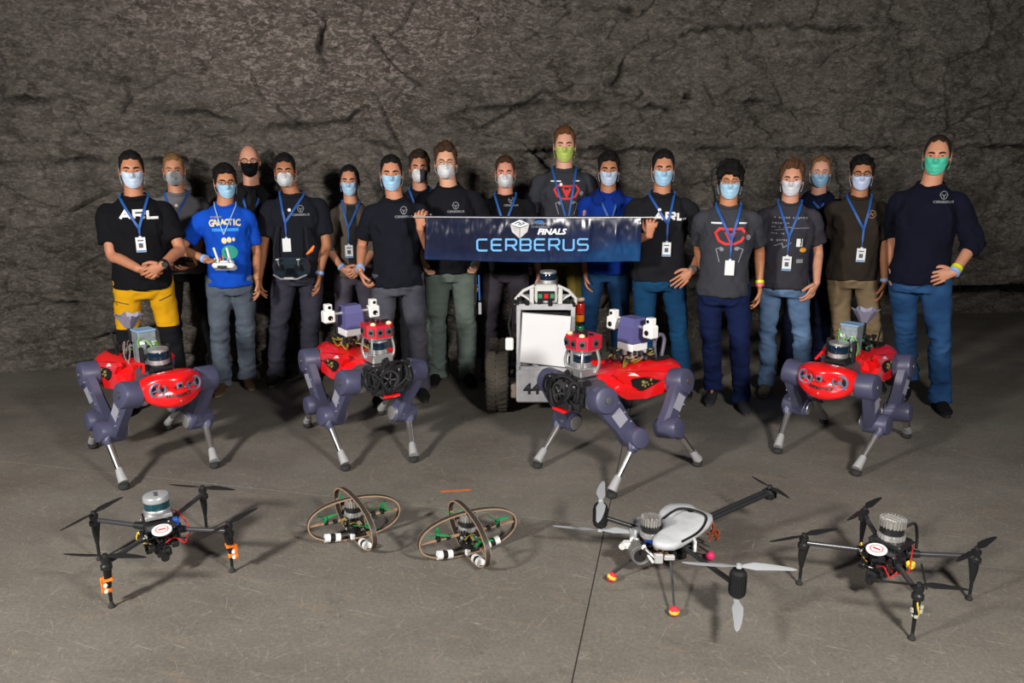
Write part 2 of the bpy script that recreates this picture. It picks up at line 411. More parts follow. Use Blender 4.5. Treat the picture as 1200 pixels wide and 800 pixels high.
    base = mix(1.0, base, fine, 'MULTIPLY'); at_ = N('ShaderNodeAttribute'); at_.attribute_name = 'crack_shade'; base = mix(at_.outputs['Fac'], base, hexc('1a1714')); Lk(base, b.inputs['Base Color'])  # shade inside the cracks is painted into the rock colour
    b1 = N('ShaderNodeBump'); b1.inputs['Strength'].default_value = 1; b1.inputs['Distance'].default_value = .055; Lk(nz(13, 10, (1, 1, 2.0), .74, .6), b1.inputs['Height'])
    b2 = N('ShaderNodeBump'); b2.inputs['Strength'].default_value = .6; b2.inputs['Distance'].default_value = .010; Lk(nz(60, 4, (1, 1, 1), .7), b2.inputs['Height']); Lk(b1.outputs[0], b2.inputs['Normal'])
    Lk(b2.outputs[0], b.inputs['Normal']); return m
def floor_mat():
    m = bpy.data.materials.new('concrete'); m.use_nodes = True; nt = m.node_tree; b = nt.nodes['Principled BSDF']; N = nt.nodes.new; Lk = nt.links.new
    tc = N('ShaderNodeTexCoord')
    def nz(scale, det, st=(1, 1, 1), rough=.55, dist=0, rz=0):
        m0 = N('ShaderNodeMapping'); m0.inputs['Rotation'].default_value = (0, 0, rz); Lk(tc.outputs['Object'], m0.inputs[0]); mp = N('ShaderNodeMapping'); mp.inputs['Scale'].default_value = st; Lk(m0.outputs[0], mp.inputs[0])
        n = N('ShaderNodeTexNoise'); n.inputs['Scale'].default_value = scale; n.inputs['Detail'].default_value = det; n.inputs['Roughness'].default_value = rough; n.inputs['Distortion'].default_value = dist
        Lk(mp.outputs[0], n.inputs['Vector']); return n.outputs[0]
    def ramp(src, a, c):
        r = N('ShaderNodeValToRGB'); e = r.color_ramp.elements; e[0].position, e[0].color = a[0], (*a[1], 1); e[1].position, e[1].color = c[0], (*c[1], 1); Lk(src, r.inputs[0]); return r.outputs[0]
    def mix(f, a, c, mode='MIX'):
        x = N('ShaderNodeMix'); x.data_type = 'RGBA'; x.blend_type = mode
        (Lk(f, x.inputs[0]) if not isinstance(f, float) else setattr(x.inputs[0], 'default_value', f)); Lk(a, x.inputs[6])
        (Lk(c, x.inputs[7]) if not isinstance(c, tuple) else setattr(x.inputs[7], 'default_value', (*c, 1))); return x.outputs[2]
    base = ramp(nz(1.3, 7, (1, 1.5, 1), .6), (.30, hexc('605b54')), (.72, hexc('736f68')))
    base = mix(ramp(nz(.7, 4, (1, 2.2, 1), .6, 1, .3), (.42, (0,)*3), (.78, (.35,)*3)), base, hexc('7f7a70'))
    st = ramp(nz(5, 8, (1, 1, 1), .7, 1.5), (.58, (0,)*3), (.70, (.6,)*3)); base = mix(st, base, hexc('54504a')); st = ramp(nz(11, 9, (1, 1, 1), .75, 2.0), (.56, (0,)*3), (.68, (.5,)*3)); base = mix(st, base, hexc('8c877c')); st = ramp(nz(2.2, 8, (1, 3, 1), .7, 1.2, .2), (.55, (0,)*3), (.72, (.45,)*3)); base = mix(st, base, hexc('8a7a68'))
    # thin pale scratches in several directions
    for k, rz in enumerate((.35, -.6, 1.3, -1.1, .9)):
        s_ = ramp(nz(5.0+k, 3, (1, 24, 1), .55, .9, rz), (.665, (0,)*3), (.71, (.42,)*3)); base = mix(s_, base, hexc('a59c8e'))
    fine = ramp(nz(70, 4, (1, 1, 1), .7), (.25, (.74,)*3), (.75, (1.22,)*3)); base = mix(1.0, base, fine, 'MULTIPLY')
    Lk(base, b.inputs['Base Color'])
    r = ramp(nz(2.5, 5), (.35, (.50,)*3), (.7, (.78,)*3)); Lk(r, b.inputs['Roughness']); b.inputs['Specular IOR Level'].default_value = .35
    bp = N('ShaderNodeBump'); bp.inputs['Strength'].default_value = .35; bp.inputs['Distance'].default_value = .006; Lk(nz(35, 8, (1, 1, 1), .7), bp.inputs['Height']); Lk(bp.outputs[0], b.inputs['Normal'])
    return m
def setting():
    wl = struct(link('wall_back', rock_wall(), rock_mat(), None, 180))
    # two saw joints divide the concrete into four slabs
    fm = floor_mat(); a0, a1 = gnd(707, 627), gnd(670, 800); b0, b1 = gnd(0, 540), gnd(1200, 668)
    mb = MB(); mb.box((2, 4.6, -.046), (22, 13, .08)); fl = struct(mb.build('floor', mat('joint_sand', hexc('b09a78'), .95, bump=.3), None, 0))
    def side(p, a, b): return (b.x-a.x)*(p[1]-a.y)-(b.y-a.y)*(p[0]-a.x)
    def clip(poly, a, b, sg, off):
        L = math.hypot(b.x-a.x, b.y-a.y); out = []
        g = lambda p: sg*side(p, a, b)/L-off
        for i, p in enumerate(poly):
            q = poly[i-1]; gp, gq = g(p), g(q)
            if (gp < 0) != (gq < 0): t = gq/(gq-gp); out.append((q[0]+(p[0]-q[0])*t, q[1]+(p[1]-q[1])*t))
            if gp >= 0: out.append(p)
        return out
    for s1 in (-1, 1):
        for s2 in (-1, 1):
            pl = clip(clip([(-9, -1.9), (13, -1.9), (13, 11.1), (-9, 11.1)], a0, a1, s1, .0028), b0, b1, s2, .0030)
            m_ = MB(); m_.prism(pl, (0, 0, -.02), (1, 0, 0), (0, 1, 0), (0, 0, 1), .02); m_.build('slab', fm, fl, 0)
    m_ = MB(); m_.box((0, 0, 0), (.0056, 7, .006)); o = m_.build('joint_gap', mat('dark_gap', (.03, .026, .022), 1), fl, 0)
    mid = (a0+a1)/2; d = (a0-a1).normalized(); mid = mid+d*1.5
    o.location = (mid.x, mid.y, -.0055); o.rotation_euler = (0, 0, math.atan2(d.y, d.x)-PI/2)
    # orange line sprayed on the floor
    q0, q1 = gnd(515, 576), gnd(553, 573.5); dd = (q1-q0).normalized(); nn = Vector((-dd.y, dd.x, 0)); m_ = MB(); top = []; bot = []
    for i in range(13):
        t = i/12; p = q0.lerp(q1, t); wd = .009*(1 if 0 < i < 12 else .3)+.0025*random.random()
        top.append((p+nn*wd)[:2]); bot.append((p-nn*wd)[:2])
    m_.prism(top+bot[::-1], (0, 0, 0), (1, 0, 0), (0, 1, 0), (0, 0, 1), .0012)
    tag(m_.build('paint_mark', mat('orange_floor_paint', hexc('c8601c'), .8, var=.2, vscale=60), None, 0), 'short orange line painted on the concrete floor behind the round framed drones', 'paint mark')
setting()

# ------------------------------------------------------------------ people
HW, HD, HH = .0715, .094, .118
def head_pt(th, ph, off=0.0):
    """point on the head; th azimuth from the face (-y), ph latitude"""
    cp = math.cos(ph); x = HW*cp*math.sin(th); y = -HD*cp*math.cos(th); z = HH*math.sin(ph)
    sq = 1+.07*math.sin(2*th)**2*cp; x *= sq; y *= sq
    if z < 0:
        t = -z/HH; x *= 1-.20*t**1.6
        if y > 0: y *= 1-.55*min(1, t*1.3)
        else: y = y*(1+.10*t)-.010*t
    if z > 0 and y < 0: y *= 1+.05*math.sin(min(1, z/HH)*PI)
    if y < 0:
        f = min(1, -y/.05)
        g = lambda v, c, s_: math.exp(-((v-c)/s_)**2)
        nose = g(x, 0, .010+.006*max(0, min(1, (.02-z)/.05)))*max(0, min(1, (.022-z)/.055))*(1 if z > -.035 else max(0, 1-(-.035-z)/.012))
        y -= f*.024*nose
        y += f*.011*(g(x, .031, .017)+g(x, -.031, .017))*g(z, .006, .013)
        y -= f*.004*g(z, .029, .010)*(1 if abs(x) < .05 else .3)
        y -= f*.004*g(x, 0, .025)*g(z, -.063, .012); y += f*.003*g(x, 0, .03)*g(z, -.080, .006)
        y -= f*.006*g(x, 0, .022)*g(z, -.102, .016)
        y -= f*.004*(g(x, .045, .018)+g(x, -.045, .018))*g(z, -.022, .018)
    v = Vector((x, y, z))
    return v*(1+off/.1) if off else v
def head_mesh(mb, M, k=1.0, NU=48, NV=34):
    rings = [[M @ (head_pt(2*PI*i/NU, -PI/2+PI*j/NV)*k) for i in range(NU)] for j in range(1, NV)]
    mb.loft(rings)
    for s in (-1, 1):                                   # ears
        rr = []
        for j, (t, rx, rz_, dx) in enumerate(((0, .004, .018, 0), (.3, .007, .026, .005), (.6, .007, .029, .010), (1, .004, .026, .014))):
            rr.append([M @ (Vector((s*(HW*.93+dx), .012+t*.010+math.cos(a)*(.013+.007*t), -.004+math.sin(a)*rz_-(.004 if math.sin(a) < 0 else 0)))*k) for a in [2*PI*i/12 for i in range(12)]])
        mb.loft(rr)
def hair_mesh(mb, M, k, st):
    NU, NV = 84, 56; hl = st.get('line', .070)+.013; top = st.get('top', .022)*.85; sd = st.get('side', .008)*.7; rough = st.get('rough', .3); fr = st.get('freq', 55); lift = st.get('lift', 0)
    P = []; mk = []
    for j in range(1, NV):
        for i in range(NU):
            th = 2*PI*i/NU; ph = -PI/2+PI*j/NV; p = head_pt(th, ph); t = abs(th if th < PI else 2*PI-th)
            if t < .75: lim = hl-.010*abs(math.sin(t*3))*st.get('peak', 1)
            elif t < 1.15: lim = hl+(-.012-hl)*((t-.75)/.4)
            elif t < 1.45: lim = -.018
            elif t < 1.95: lim = .026
            else: lim = .026+(-.085-.026)*min(1, (t-1.95)/.5)
            if st.get('bald'): lim = .02 if t > 1.3 else 1
            P.append(p); mk.append((p.z-lim, p, t))
    A = np.array([tuple(q) for q in P]); n1 = fbm(A, (fr, fr, fr*.45), 3, st.get('seed', 3)); n2 = noise(A, (22, 22, 22), 5)
    vs = []
    for q, (d, p, t), a, b in zip(P, mk, n1, n2):
        e = max(0, min(1, d/.014)); thick = sd+(top-sd)*max(0, min(1, (p.z-.02)/.07))
        if d <= -.012: vs.append(M @ (p*.90*k)); continue
        tt = e*thick*(1+rough*a+.25*rough*b)+(.001 if d > 0 else -.012)
        nn = Vector((p.x/HW**2, p.y/HD**2, p.z/HH**2)).normalized(); v = p+nn*tt
        if lift and p.y < .02 and p.z > .05: v += Vector((0, -.3, 1))*lift*e
        if st.get('fringe') and p.y < -.03 and d < .03 and d > 0: v += Vector((0, -.008, -.022*(1+.8*a)))*1
        vs.append(M @ (v*k))
    rings = [vs[j*NU:(j+1)*NU] for j in range(NV-1)]; fs = []
    ok = [d > -.012 for d, _, _ in mk]
    for j in range(NV-2):
        for i in range(NU):
            f = (j*NU+i, j*NU+(i+1) % NU, (j+1)*NU+(i+1) % NU, (j+1)*NU+i)
            if any(ok[q] for q in f): fs.append(f)
    if not st.get('bald'): fs.append(tuple((NV-2)*NU+i for i in range(NU)))
    mb.add(vs, fs)
def face_y(x, z):
    """front surface of the head at x,z (head units)"""
    best = None
    for ph in np.linspace(-1.3, 1.3, 70):
        if abs(HH*math.sin(ph)-z) < .004:
            c = HW*math.cos(ph)*(1-.20*(max(0, -z)/HH)**1.6); th = math.asin(max(-1, min(1, x/c))) if abs(x) < c else PI/2*(1 if x > 0 else -1)
            p = head_pt(th, ph); return p.y
    return -HD*math.sqrt(max(0, 1-(x/HW)**2-(z/HH)**2))
def mask_mesh(mb, M, k, kind):
    n, m = 23, 17; fr = []; bk = []; cone = kind in ('cup', 'duck')
    for j in range(m):
        v = j/(m-1); z = -.008-.100*v if not cone else -.006-.100*v
        for i in range(n):
            u = -1+2*i/(n-1)
            if cone:
                hw_ = .056*math.sqrt(max(.0, 1-(2*v-1)**2*.80))+.003; x = u*hw_
                zz = z+.004*u*u; r = min(1, math.sqrt(u*u*.9+(2*v-1.05)**2*.9)); bulge = .034*math.cos(r*PI/2)**.8+.004
                if kind == 'duck': bulge = .036*max(0, 1-abs(u)**1.3)*math.cos((2*v-1)*1.3)+.004
            else:
                hw_ = .064-.020*v**2.2; x = u*hw_; zz = -.010-.098*v+(.012*u*u*(1-v)+.016*u*u*v*v); bulge = .013*math.exp(-(u*1.5)**2)*(1-.75*abs(2*v-1)**1.5)+.004+.0016*math.sin(v*26)*(1-abs(u))
                if v < .2: bulge += .010*math.exp(-(u/.2)**2)
            e = abs(x)/.070; base = -(HD+.004)*math.sqrt(max(.06, 1-e*e*.93))-.006*(1-v)*math.exp(-(u/.3)**2)+(.040*(v-.5)**1.6 if v > .5 else 0)
            sf = face_y(x*.98, max(-.112, zz)) if abs(x) < .066 else -.035
            y = min(base+.006, sf-.002)-bulge
            fr.append(M @ (Vector((x, y, zz))*k)); bk.append(M @ (Vector((x*.985, y+.0035, zz))*k))
    N_ = n*m; fs = []
    for j in range(m-1):
        for i in range(n-1):
            a = j*n+i; fs.append((a, a+1, a+n+1, a+n)); fs.append((N_+a, N_+a+n, N_+a+n+1, N_+a+1))
    bd = [i for i in range(n)]+[j*n+n-1 for j in range(1, m)]+[(m-1)*n+i for i in range(n-2, -1, -1)]+[j*n for j in range(m-2, 0, -1)]
    for a, b in zip(bd, bd[1:]+bd[:1]): fs.append((a, b, b+N_, a+N_))
    mb.add(fr+bk, fs)
def loops_mesh(mb, M, k, cone, s):
    if 1:
        x0 = .052 if cone else .066
        for z0, z1 in ((-.022, .022), (-.080, -.026)):
            pts = [Vector((s*x0, -.045, z0)), Vector((s*.0735, -.020, (z0*.6+z1*.4))), Vector((s*.078, .008, z1)), Vector((s*.074, .022, z1*.5))]
            mb.tube([M @ (p*k) for p in pts], .0012*k, 6)
def glasses_mesh(mb, M, k):
    y = -HD-.012
    for s in (-1, 1):
        pts = [Vector((s*.033+.023*math.cos(a)*(1 if abs(math.cos(a)) < .8 else .97), y+.010*((s*.033+.023*math.cos(a))/.06)**2, .006+.017*math.sin(a))) for a in [2*PI*i/18 for i in range(18)]]
        mb.tube([M @ (p*k) for p in pts], .0022*k, 6, closed=True)
        mb.tube([M @ (Vector(p)*k) for p in ((s*.056, y+.010, .012), (s*.074, -.06, .012), (s*.083, .005, .008), (s*.080, .03, -.008))], .0019*k, 6)
    mb.tube([M @ (Vector(p)*k) for p in ((-.011, y, .008), (0, y-.003, .012), (.011, y, .008))], .002*k, 6)
def ik(a, b, l1, l2, pole):
    d = b-a; L = min(d.length, (l1+l2)*.998); dn = d.normalized(); b = a+dn*L
    q = (l1*l1-l2*l2+L*L)/(2*L); h = math.sqrt(max(0, l1*l1-q*q)); pv = pole-dn*pole.dot(dn)
    pv.normalize(); return a+dn*q+pv*h, b
def spline(pts, vals, k):
    """catmull-rom through pts, values interpolated"""
    P = [Vector(p) for p in pts]; out = []; vv = []
    for i in range(len(P)-1):
        p0 = P[max(0, i-1)]; p1, p2 = P[i], P[i+1]; p3 = P[min(len(P)-1, i+2)]
        for j in range(k):
            t = j/k; out.append(.5*((2*p1)+(p2-p0)*t+(2*p0-5*p1+4*p2-p3)*t*t+(3*p1-p0-3*p2+p3)*t**3))
            a, b = vals[i], vals[i+1]; vv.append(tuple(x+(y-x)*t for x, y in zip(a, b)) if isinstance(a, tuple) else a+(b-a)*t)
    out.append(P[-1]); vv.append(vals[-1]); return out, vv
def palm(mb, w_, d, nrm, th, k):
    d = d.normalized(); nrm = (nrm-d*nrm.dot(d)).normalized()
    rings = []
    for t, hw_, ht in ((-.02, .027, .020), (.01, .028, .018), (.035, .037, .017), (.065, .041, .015), (.088, .039, .011)):
        rings.append([w_+(d*t+th*(math.cos(a)*hw_+(.004 if t > .02 else 0))+nrm*(math.sin(a)*ht))*k for a in [2*PI*i/14 for i in range(14)]])
    mb.loft(rings)
def fingers(mb, w_, d, nrm, th, k, curl, spread=.10):
    d = d.normalized(); nrm = (nrm-d*nrm.dot(d)).normalized()
    for i, (o, ln, sp) in enumerate(((.030, .072, spread), (.010, .080, .02), (-.011, .074, -.5*spread), (-.030, .058, -1.3*spread))):
        base = w_+(d*(.070-.006*abs(i-1))+th*o)*k; fd = (d+th*sp).normalized(); pts = [base]; p = base; rad = [.0098*k]
        ang = 0
        for q, (fr, cu) in enumerate(((.30, 0), (.32, curl[0]), (.26, curl[1]), (.22, curl[2]))):
            ang += R(cu)*(1+.08*i); dv = fd*math.cos(ang)+nrm*math.sin(ang); seg = ln*1.22*fr*k
            p = p+dv*seg; pts.append(p); rad.append((.0092-.0009*q)*k)
        pts, rad = spline(pts, rad, 3); e = pts[-1]+(pts[-1]-pts[-2]).normalized()*.004*k
        mb.tube(pts+[e], rad+[rad[-1]*.45], 8)
    tc = R(curl[3]) if len(curl) > 3 else R(18)
    b = w_+(d*.018+th*.024)*k; t1 = (d*.70+th*.72+nrm*.15).normalized(); t2 = (d*.92+th*.30+nrm*math.sin(tc)*1.2).normalized(); t3 = (d*.95+th*.05+nrm*math.sin(tc)*1.6).normalized()
    pts = [b, b+t1*.038*k, b+t1*.038*k+t2*.032*k, b+t1*.038*k+t2*.032*k+t3*.026*k]
    pts, rad = spline(pts, [.0155*k, .0125*k, .0105*k, .0085*k], 3); mb.tube(pts+[pts[-1]+t3*.004*k], rad+[.004*k], 9)
RELAX = (14, 24, 16, 20); GRIP = (62, 72, 45, 55); FLAT = (6, 8, 6, 10); HALF = (30, 40, 25, 30)
def wrinkle(me, amp, anis, seed, zones):
    a = coords(me); n = normals(me); f = fbm(a, anis, 3, seed); rg = 1-np.abs(f)*1.6
    wgt = np.full(len(a), .35)
    for (c, r_, g) in zones: wgt += g*np.exp(-(((a-np.array(c))/np.array(r_))**2).sum(1))
    setco(me, a+n*(amp*wgt*(rg-.35))[:, None])
FIG = {}
def person(key, label, px, Y, top, yaw=None, wd=1.0, hs=1.0, skin='c08a6e', hair=None, hairc='1a1512', mask=('pleat', 'a9cfe6'), tilt=(0, 0), glasses=None, arms=None,
           shirt=('short', '15161b'), pants=('33323c', None), shoe='1a1a1c', sole='2a2a2a', feet=None, legw=1.0, collar=None, lanyard=None, lx=0, beard=None, shorts=False, hem=.868, bx=0, brow=None):
    P = at(px, top, Y); h = P.z+.003; k = h/1.78; X = P.x+bx; yaw = -math.atan2(X, Y)*.85 if yaw is None else yaw; root = thing('person', label, 'person', (X, Y, 0), yaw, 'team members standing in front of the rock wall')
    inv = Matrix.Rotation(-yaw, 4, 'Z') @ Matrix.Translation((-X, -Y, 0))
    loc = lambda p: inv @ Vector(p)
    kk = k*1.0; W = wd*k; hx = -bx*math.cos(yaw)
    skm = mat('skin_'+skin, hexc(skin), .5, var=.07, vscale=25, bump=.06, bscale=150, spec=.35); b = MB()
    # ---- body core
    T = [(.82, .125, .08, 0), (.93, .135, .09, .0), (1.02, .135, .095, 0), (1.10, .138, .10, 0), (1.20, .150, .110, 0), (1.31, .165, .115, .005), (1.38, .155, .100, .01), (1.43, .120, .08, .012), (1.475, .065, .055, .012)]
    ell = lambda z, a_, c_, y0, n=28, p_=1.0, x0=0: [Vector((x0+a_*math.cos(t), y0+c_*math.sin(t), z)) for t in [2*PI*i/n for i in range(n)]]
    b.loft([ell(z*k, a_*W, c_*W, y0+.01) for z, a_, c_, y0 in T])
    hc = Vector((hx, -.012*k, 1.78*k-HH*hs*k-.008)); tt_ = (hair.get('top', .022)*.72+hair.get('lift', 0)) if hair else .002; hc.z = 1.78*k-.003-(HH+tt_)*hs*k
    b.tube([(0, .015*k, 1.43*k), (hx*.4, .005*k, 1.50*k), (hx, .002*k, hc.z-.04*k)], [(.072*k, .066*k), (.059*k, .058*k), (.056*k, .058*k)], 18)
    yw, tl = tilt; Mh = Matrix.Translation(hc) @ Matrix.Rotation(R(yw), 4, 'Z') @ Matrix.Rotation(R(tl), 4, 'X'); hk = hs*k
    arms = arms or {}; A = {}
    for s, nm in ((-1, 'L'), (1, 'R')):
        q = dict(arms.get(nm, {})); sh = Vector((s*.172*W, .012, 1.380*k))
        if 'w' in q: x_, y_, dy = q['w']; wr = loc(at(x_, y_, Y+dy))
        else: wr = Vector((s*.262*W, -.03*k, .885*k))
        el, wr = ik(sh, wr, .282*k, .248*k, Vector(q.get('pole', (s*.18, 1, -.15))))
        d = Vector(q.get('d', (0, -.15, -1))); nr = Vector(q.get('n', (-s, -.15, 0))); d.normalize(); nr = (nr-d*nr.dot(d)).normalized()
        th = d.cross(nr)*(-s); A[nm] = (sh, el, wr, d, nr, th, q.get('curl', RELAX))
        g = q.get('girth', 1.0)*k*.5+W*.5
        pts, rr = spline([sh+Vector((-s*.03*W, 0, .0)), sh+Vector((s*.006, 0, -.03*k)), sh.lerp(el, .5), el, el.lerp(wr, .3), wr], [(.030*g, .030*g), (.038*g, .040*g), (.039*g, .040*g), (.037*g, .038*g), (.038*g, .037*g), (.028*g, .023*g)], 5)
        b.tube(pts, rr, 16, up=th); palm(b, wr, d, nr, th, k)
    feet = feet or ((-.13, 0), (.13, 0)); LG = []
    for s, f in zip((-1, 1), feet):
        if abs(f[0]) > 3: g_ = loc(gnd(f[0], f[1])); ft = Vector((g_.x, g_.y+.05*k, 0))
        else: ft = Vector((f[0]*k, f[1], 0))
        hip = Vector((s*.092*W, .01, .93*k)); an = Vector((ft.x, ft.y+.02, .085*k))
        kn, an = ik(hip, an, .43*k, .42*k, Vector((s*.25, -1, 0))); LG.append((hip, kn, an))
        pts, rr = spline([hip, hip.lerp(kn, .45), kn, kn.lerp(an, .35), an], [.074*k, .060*k, .040*k, .040*k, .026*k], 4); b.tube(pts, rr, 16)
        b.tube([an+Vector((0, .03*k, -.055*k)), an+Vector((0, -.02*k, -.056*k)), an+Vector((s*.014, -.09*k, -.064*k))], [(.022*k, .018*k), (.022*k, .016*k), (.018*k, .008*k)], 12)
    me = remeshed(b, .0095, 3)
    # head and fingers at full detail go into the same mesh
    b2 = MB(); head_mesh(b2, Mh, hk)
    for nm in ('L', 'R'):
        sh, el, wr, d, nr, th, cu = A[nm]; fingers(b2, wr, d, nr, th, k, cu)
    b2.v = [tuple(v) for v in b2.v]; hm = b2.mesh('h')
    bm = bmesh.new(); bm.from_mesh(me); bm.from_mesh(hm); bm.to_mesh(me); bm.free(); bpy.data.meshes.remove(hm)
    body = link('body', me, skm, root, 180)
    # ---- face
    for s in (-1, 1):
        ex, ez = s*.031, .006; ey = face_y(ex, ez)
        e = MB(); e.ball(Mh @ (Vector((ex, ey+.0092, ez))*hk), .0122*hk, 12, 8); eo = e.build('eye', mat('eye_white', (.30, .27, .25), .4), root, 180)
        e = MB(); e.M = Mh @ Matrix.Scale(hk, 4); e.lathe([(.0076, 0), (.0055, .0014), (.0005, .0022)], (ex, ey-.0035, ez), (0, -1, 0), 12); e.build('iris', mat('iris_dark', (.02, .013, .01), .2), eo, 180)
        pts = [Mh @ (Vector((s*x_, face_y(s*x_, z_)-.0015, z_))*hk) for x_, z_ in ((.011, .0185), (.024, .0235), (.038, .0235), (.050, .0175))]
        eb = MB(); eb.tube(pts, [.0046*hk, .0062*hk, .0054*hk, .0025*hk], 6); eb.build('eyebrow', mat('hair_'+(brow or hairc), hexc(brow or hairc), .8, bump=.4, bscale=120, var=.2, vscale=90, spec=.2), root, 180)
        e = MB(); lp = [Mh @ (Vector((s*x_, ey-.0032+abs(x_-.031)*.3, z_))*hk) for x_, z_ in ((.016, .005), (.024, .0105), (.033, .0112), (.046, .006))]
        e.tube(lp, [.002*hk, .0042*hk, .0042*hk, .002*hk], 6); e.build('eyelid', skm, root, 180)
    if hair is not None:
        hb = MB(); hair_mesh(hb, Mh, hk, hair); hb.build('hair', mat('hair_'+hairc, hexc(hairc), .8, bump=.8, bscale=170, var=.3, vscale=120, stretch=(1, 1, .35), spec=.2), root, 180)
    if beard:
        bb = MB(); NU, NV = 40, 20; vv = []
        for j in range(NV):
            for i in range(NU): p = head_pt(-1.25+2.5*i/(NU-1), R(-80)+R(52)*j/(NV-1)); vv.append(Mh @ (p*1.012*hk))
        fs = [(j*NU+i, j*NU+i+1, (j+1)*NU+i+1, (j+1)*NU+i) for j in range(NV-1) for i in range(NU-1)]; bb.add(vv, fs); bb.build('beard', mat('beard_'+beard, hexc(beard), .85, bump=.8, bscale=200, var=.25, vscale=100), root, 180)
    if mask:
        mk_ = MB(); mask_mesh(mk_, Mh, hk, mask[0]); mc = mat('mask_'+mask[1], hexc(mask[1]), .85, bump=.35, bscale=70, var=.05, vscale=30, spec=.1)
        mo = mk_.build('face_mask', mc, root, 60); 
        for s in (-1, 1): lb = MB(); loops_mesh(lb, Mh, hk, mask[0] != 'pleat', s); lb.build('ear_loop', mc if mask[1] != '101012' else matte, mo, 180)
        if mask[0] == 'cup':
            v_ = MB(); v_.M = Mh @ Matrix.Scale(hk, 4); v_.lathe([(.011, 0), (.011, .004), (.008, .006), (.001, .006)], (.018 if len(mask) > 2 else 0, -HD-.036, -.052), (0, -1, -.1), 14)
            if len(mask) > 2: v_.build('valve', mat('mask_valve', hexc('8a8d92'), .6), mo)
    if glasses:
        g_ = MB(); glasses_mesh(g_, Mh, hk); g_.build('glasses', mat('frame_'+glasses, hexc(glasses), .3, coat=.3), root, 180)
    # ---- trousers
    pc, pred = pants; t = MB(); bz = .76*k if shorts else None
    t.loft([ell(z*k, a_*W, c_*W, .012, 28) for z, a_, c_ in ((.80, .148, .102), (.87, .168, .118), (.92, .165, .116), (.97, .150, .106), (1.0, .14, .10))])
    for (hip, kn, an), s in zip(LG, (-1, 1)):
        lw = legw*k*.96
        if shorts: pts = [hip+Vector((0, 0, .02)), hip.lerp(kn, .45), kn+Vector((0, 0, .04*k))]; rr = [(.092*lw, .095*lw), (.098*lw, .10*lw), (.10*lw, .10*lw)]
        else: pts = [hip+Vector((0, 0, .02)), hip.lerp(kn, .42), kn, kn.lerp(an, .4), kn.lerp(an, .8), an+Vector((0, -.012, -.055*k))]; rr = [(.092*lw, .096*lw), (.089*lw, .088*lw), (.068*lw, .068*lw), (.067*lw, .069*lw), (.061*lw, .064*lw), (.064*lw, .076*lw)]
        pts, rr = spline(pts, rr, 4); t.tube(pts, rr, 20, up=(0, 1, 0))
    tm = remeshed(t, .0105, 4)
    zn = [((0, -.08, .86*k), (.12, .2, .07), 1.0)]
    for hip, kn, an in LG: zn += [((kn.x, kn.y, kn.z-.04), (.1, .2, .09), .8), ((an.x, an.y, an.z+.04*k), (.1, .2, .08), 1.3)]
    wrinkle(tm, .015, (6.5, 6.5, 9), len(label), zn)
    pm = [cloth('cloth_'+c, c) if not isinstance(c, tuple) else denim('denim_'+c[0], *c) for c in (pc if isinstance(pc, list) else [pc])]
    trousers = link('shorts' if shorts else 'trousers', tm, pm, root, 180)
    if pred:
        for p in tm.polygons: p.material_index = pred(p.center/k)
    # ---- shoes
    for (hip, kn, an), s in zip(LG, (-1, 1)):
        tv = Vector((an.x-0, -.5, 0)); tv = Vector((s*.18, -1, 0)).normalized(); up = Vector((0, 0, 1)); rg = []; sr = []; base = Vector((an.x, an.y, 0))
        for t_, hw_, z0, z1 in ((-.075, .022, .02, .075), (-.06, .034, .016, .10), (-.01, .038, .016, .112), (.05, .041, .016, .088), (.11, .046, .016, .064), (.16, .044, .016, .052), (.195, .030, .018, .044), (.21, .012, .02, .034)):
            c = base+tv*t_*k; sd = tv.cross(up); ring = []
            for i in range(14):
                a = 2*PI*i/14; zz = (z0+z1)/2+math.sin(a)*(z1-z0)/2; ww = hw_*(abs(math.cos(a))**.7)*(1 if math.cos(a) > 0 else -1)*(1-.25*max(0, math.sin(a)))
                ring.append(c+sd*ww*k+up*zz*k)
            rg.append(ring); sr.append([c+sd*(math.cos(a)*(hw_+.004)*k)+up*((.004 if math.sin(a) < 0 else .026)*k) for a in [2*PI*(i+.5)/4 for i in range(4)]])
        m_ = MB(); m_.loft(rg); so = m_.build('shoe', cloth('shoe_'+shoe, shoe, .2), root, 180)
        m_ = MB(); m_.loft([[Vector((v.x, v.y, v.z)) for v in r_] for r_ in sr]); m_.build('sole', mat('sole_'+sole, hexc(sole), .8), so, 40)
        if shorts: m_ = MB(); m_.tube([an+Vector((0, .0, -.03)), an.lerp(kn, .35)], [.040*k, .052*k], 14); m_.build('sock', matte, root)
    # ---- shirt
    kind, col = shirt; sb = MB(); hz = hem
    SH = [(hz, .178, .136, .0), (hz+.05, .178, .134, 0), (1.00, .171, .130, 0), (1.10, .166, .126, 0), (1.21, .174, .131, 0), (1.30, .182, .133, .0), (1.36, .177, .122, .005), (1.405, .160, .102, .010), (1.437, .132, .086, .014), (1.463, .103, .073, .016), (1.487, .079, .062, .018)]
    sb.loft([ell(z*k, a_*W, c_*W, y0, 36, x0=(0 if z < 1.3 else hx*.3*(z-1.3)/.2)) for z, a_, c_, y0 in SH])
    cuffs = []
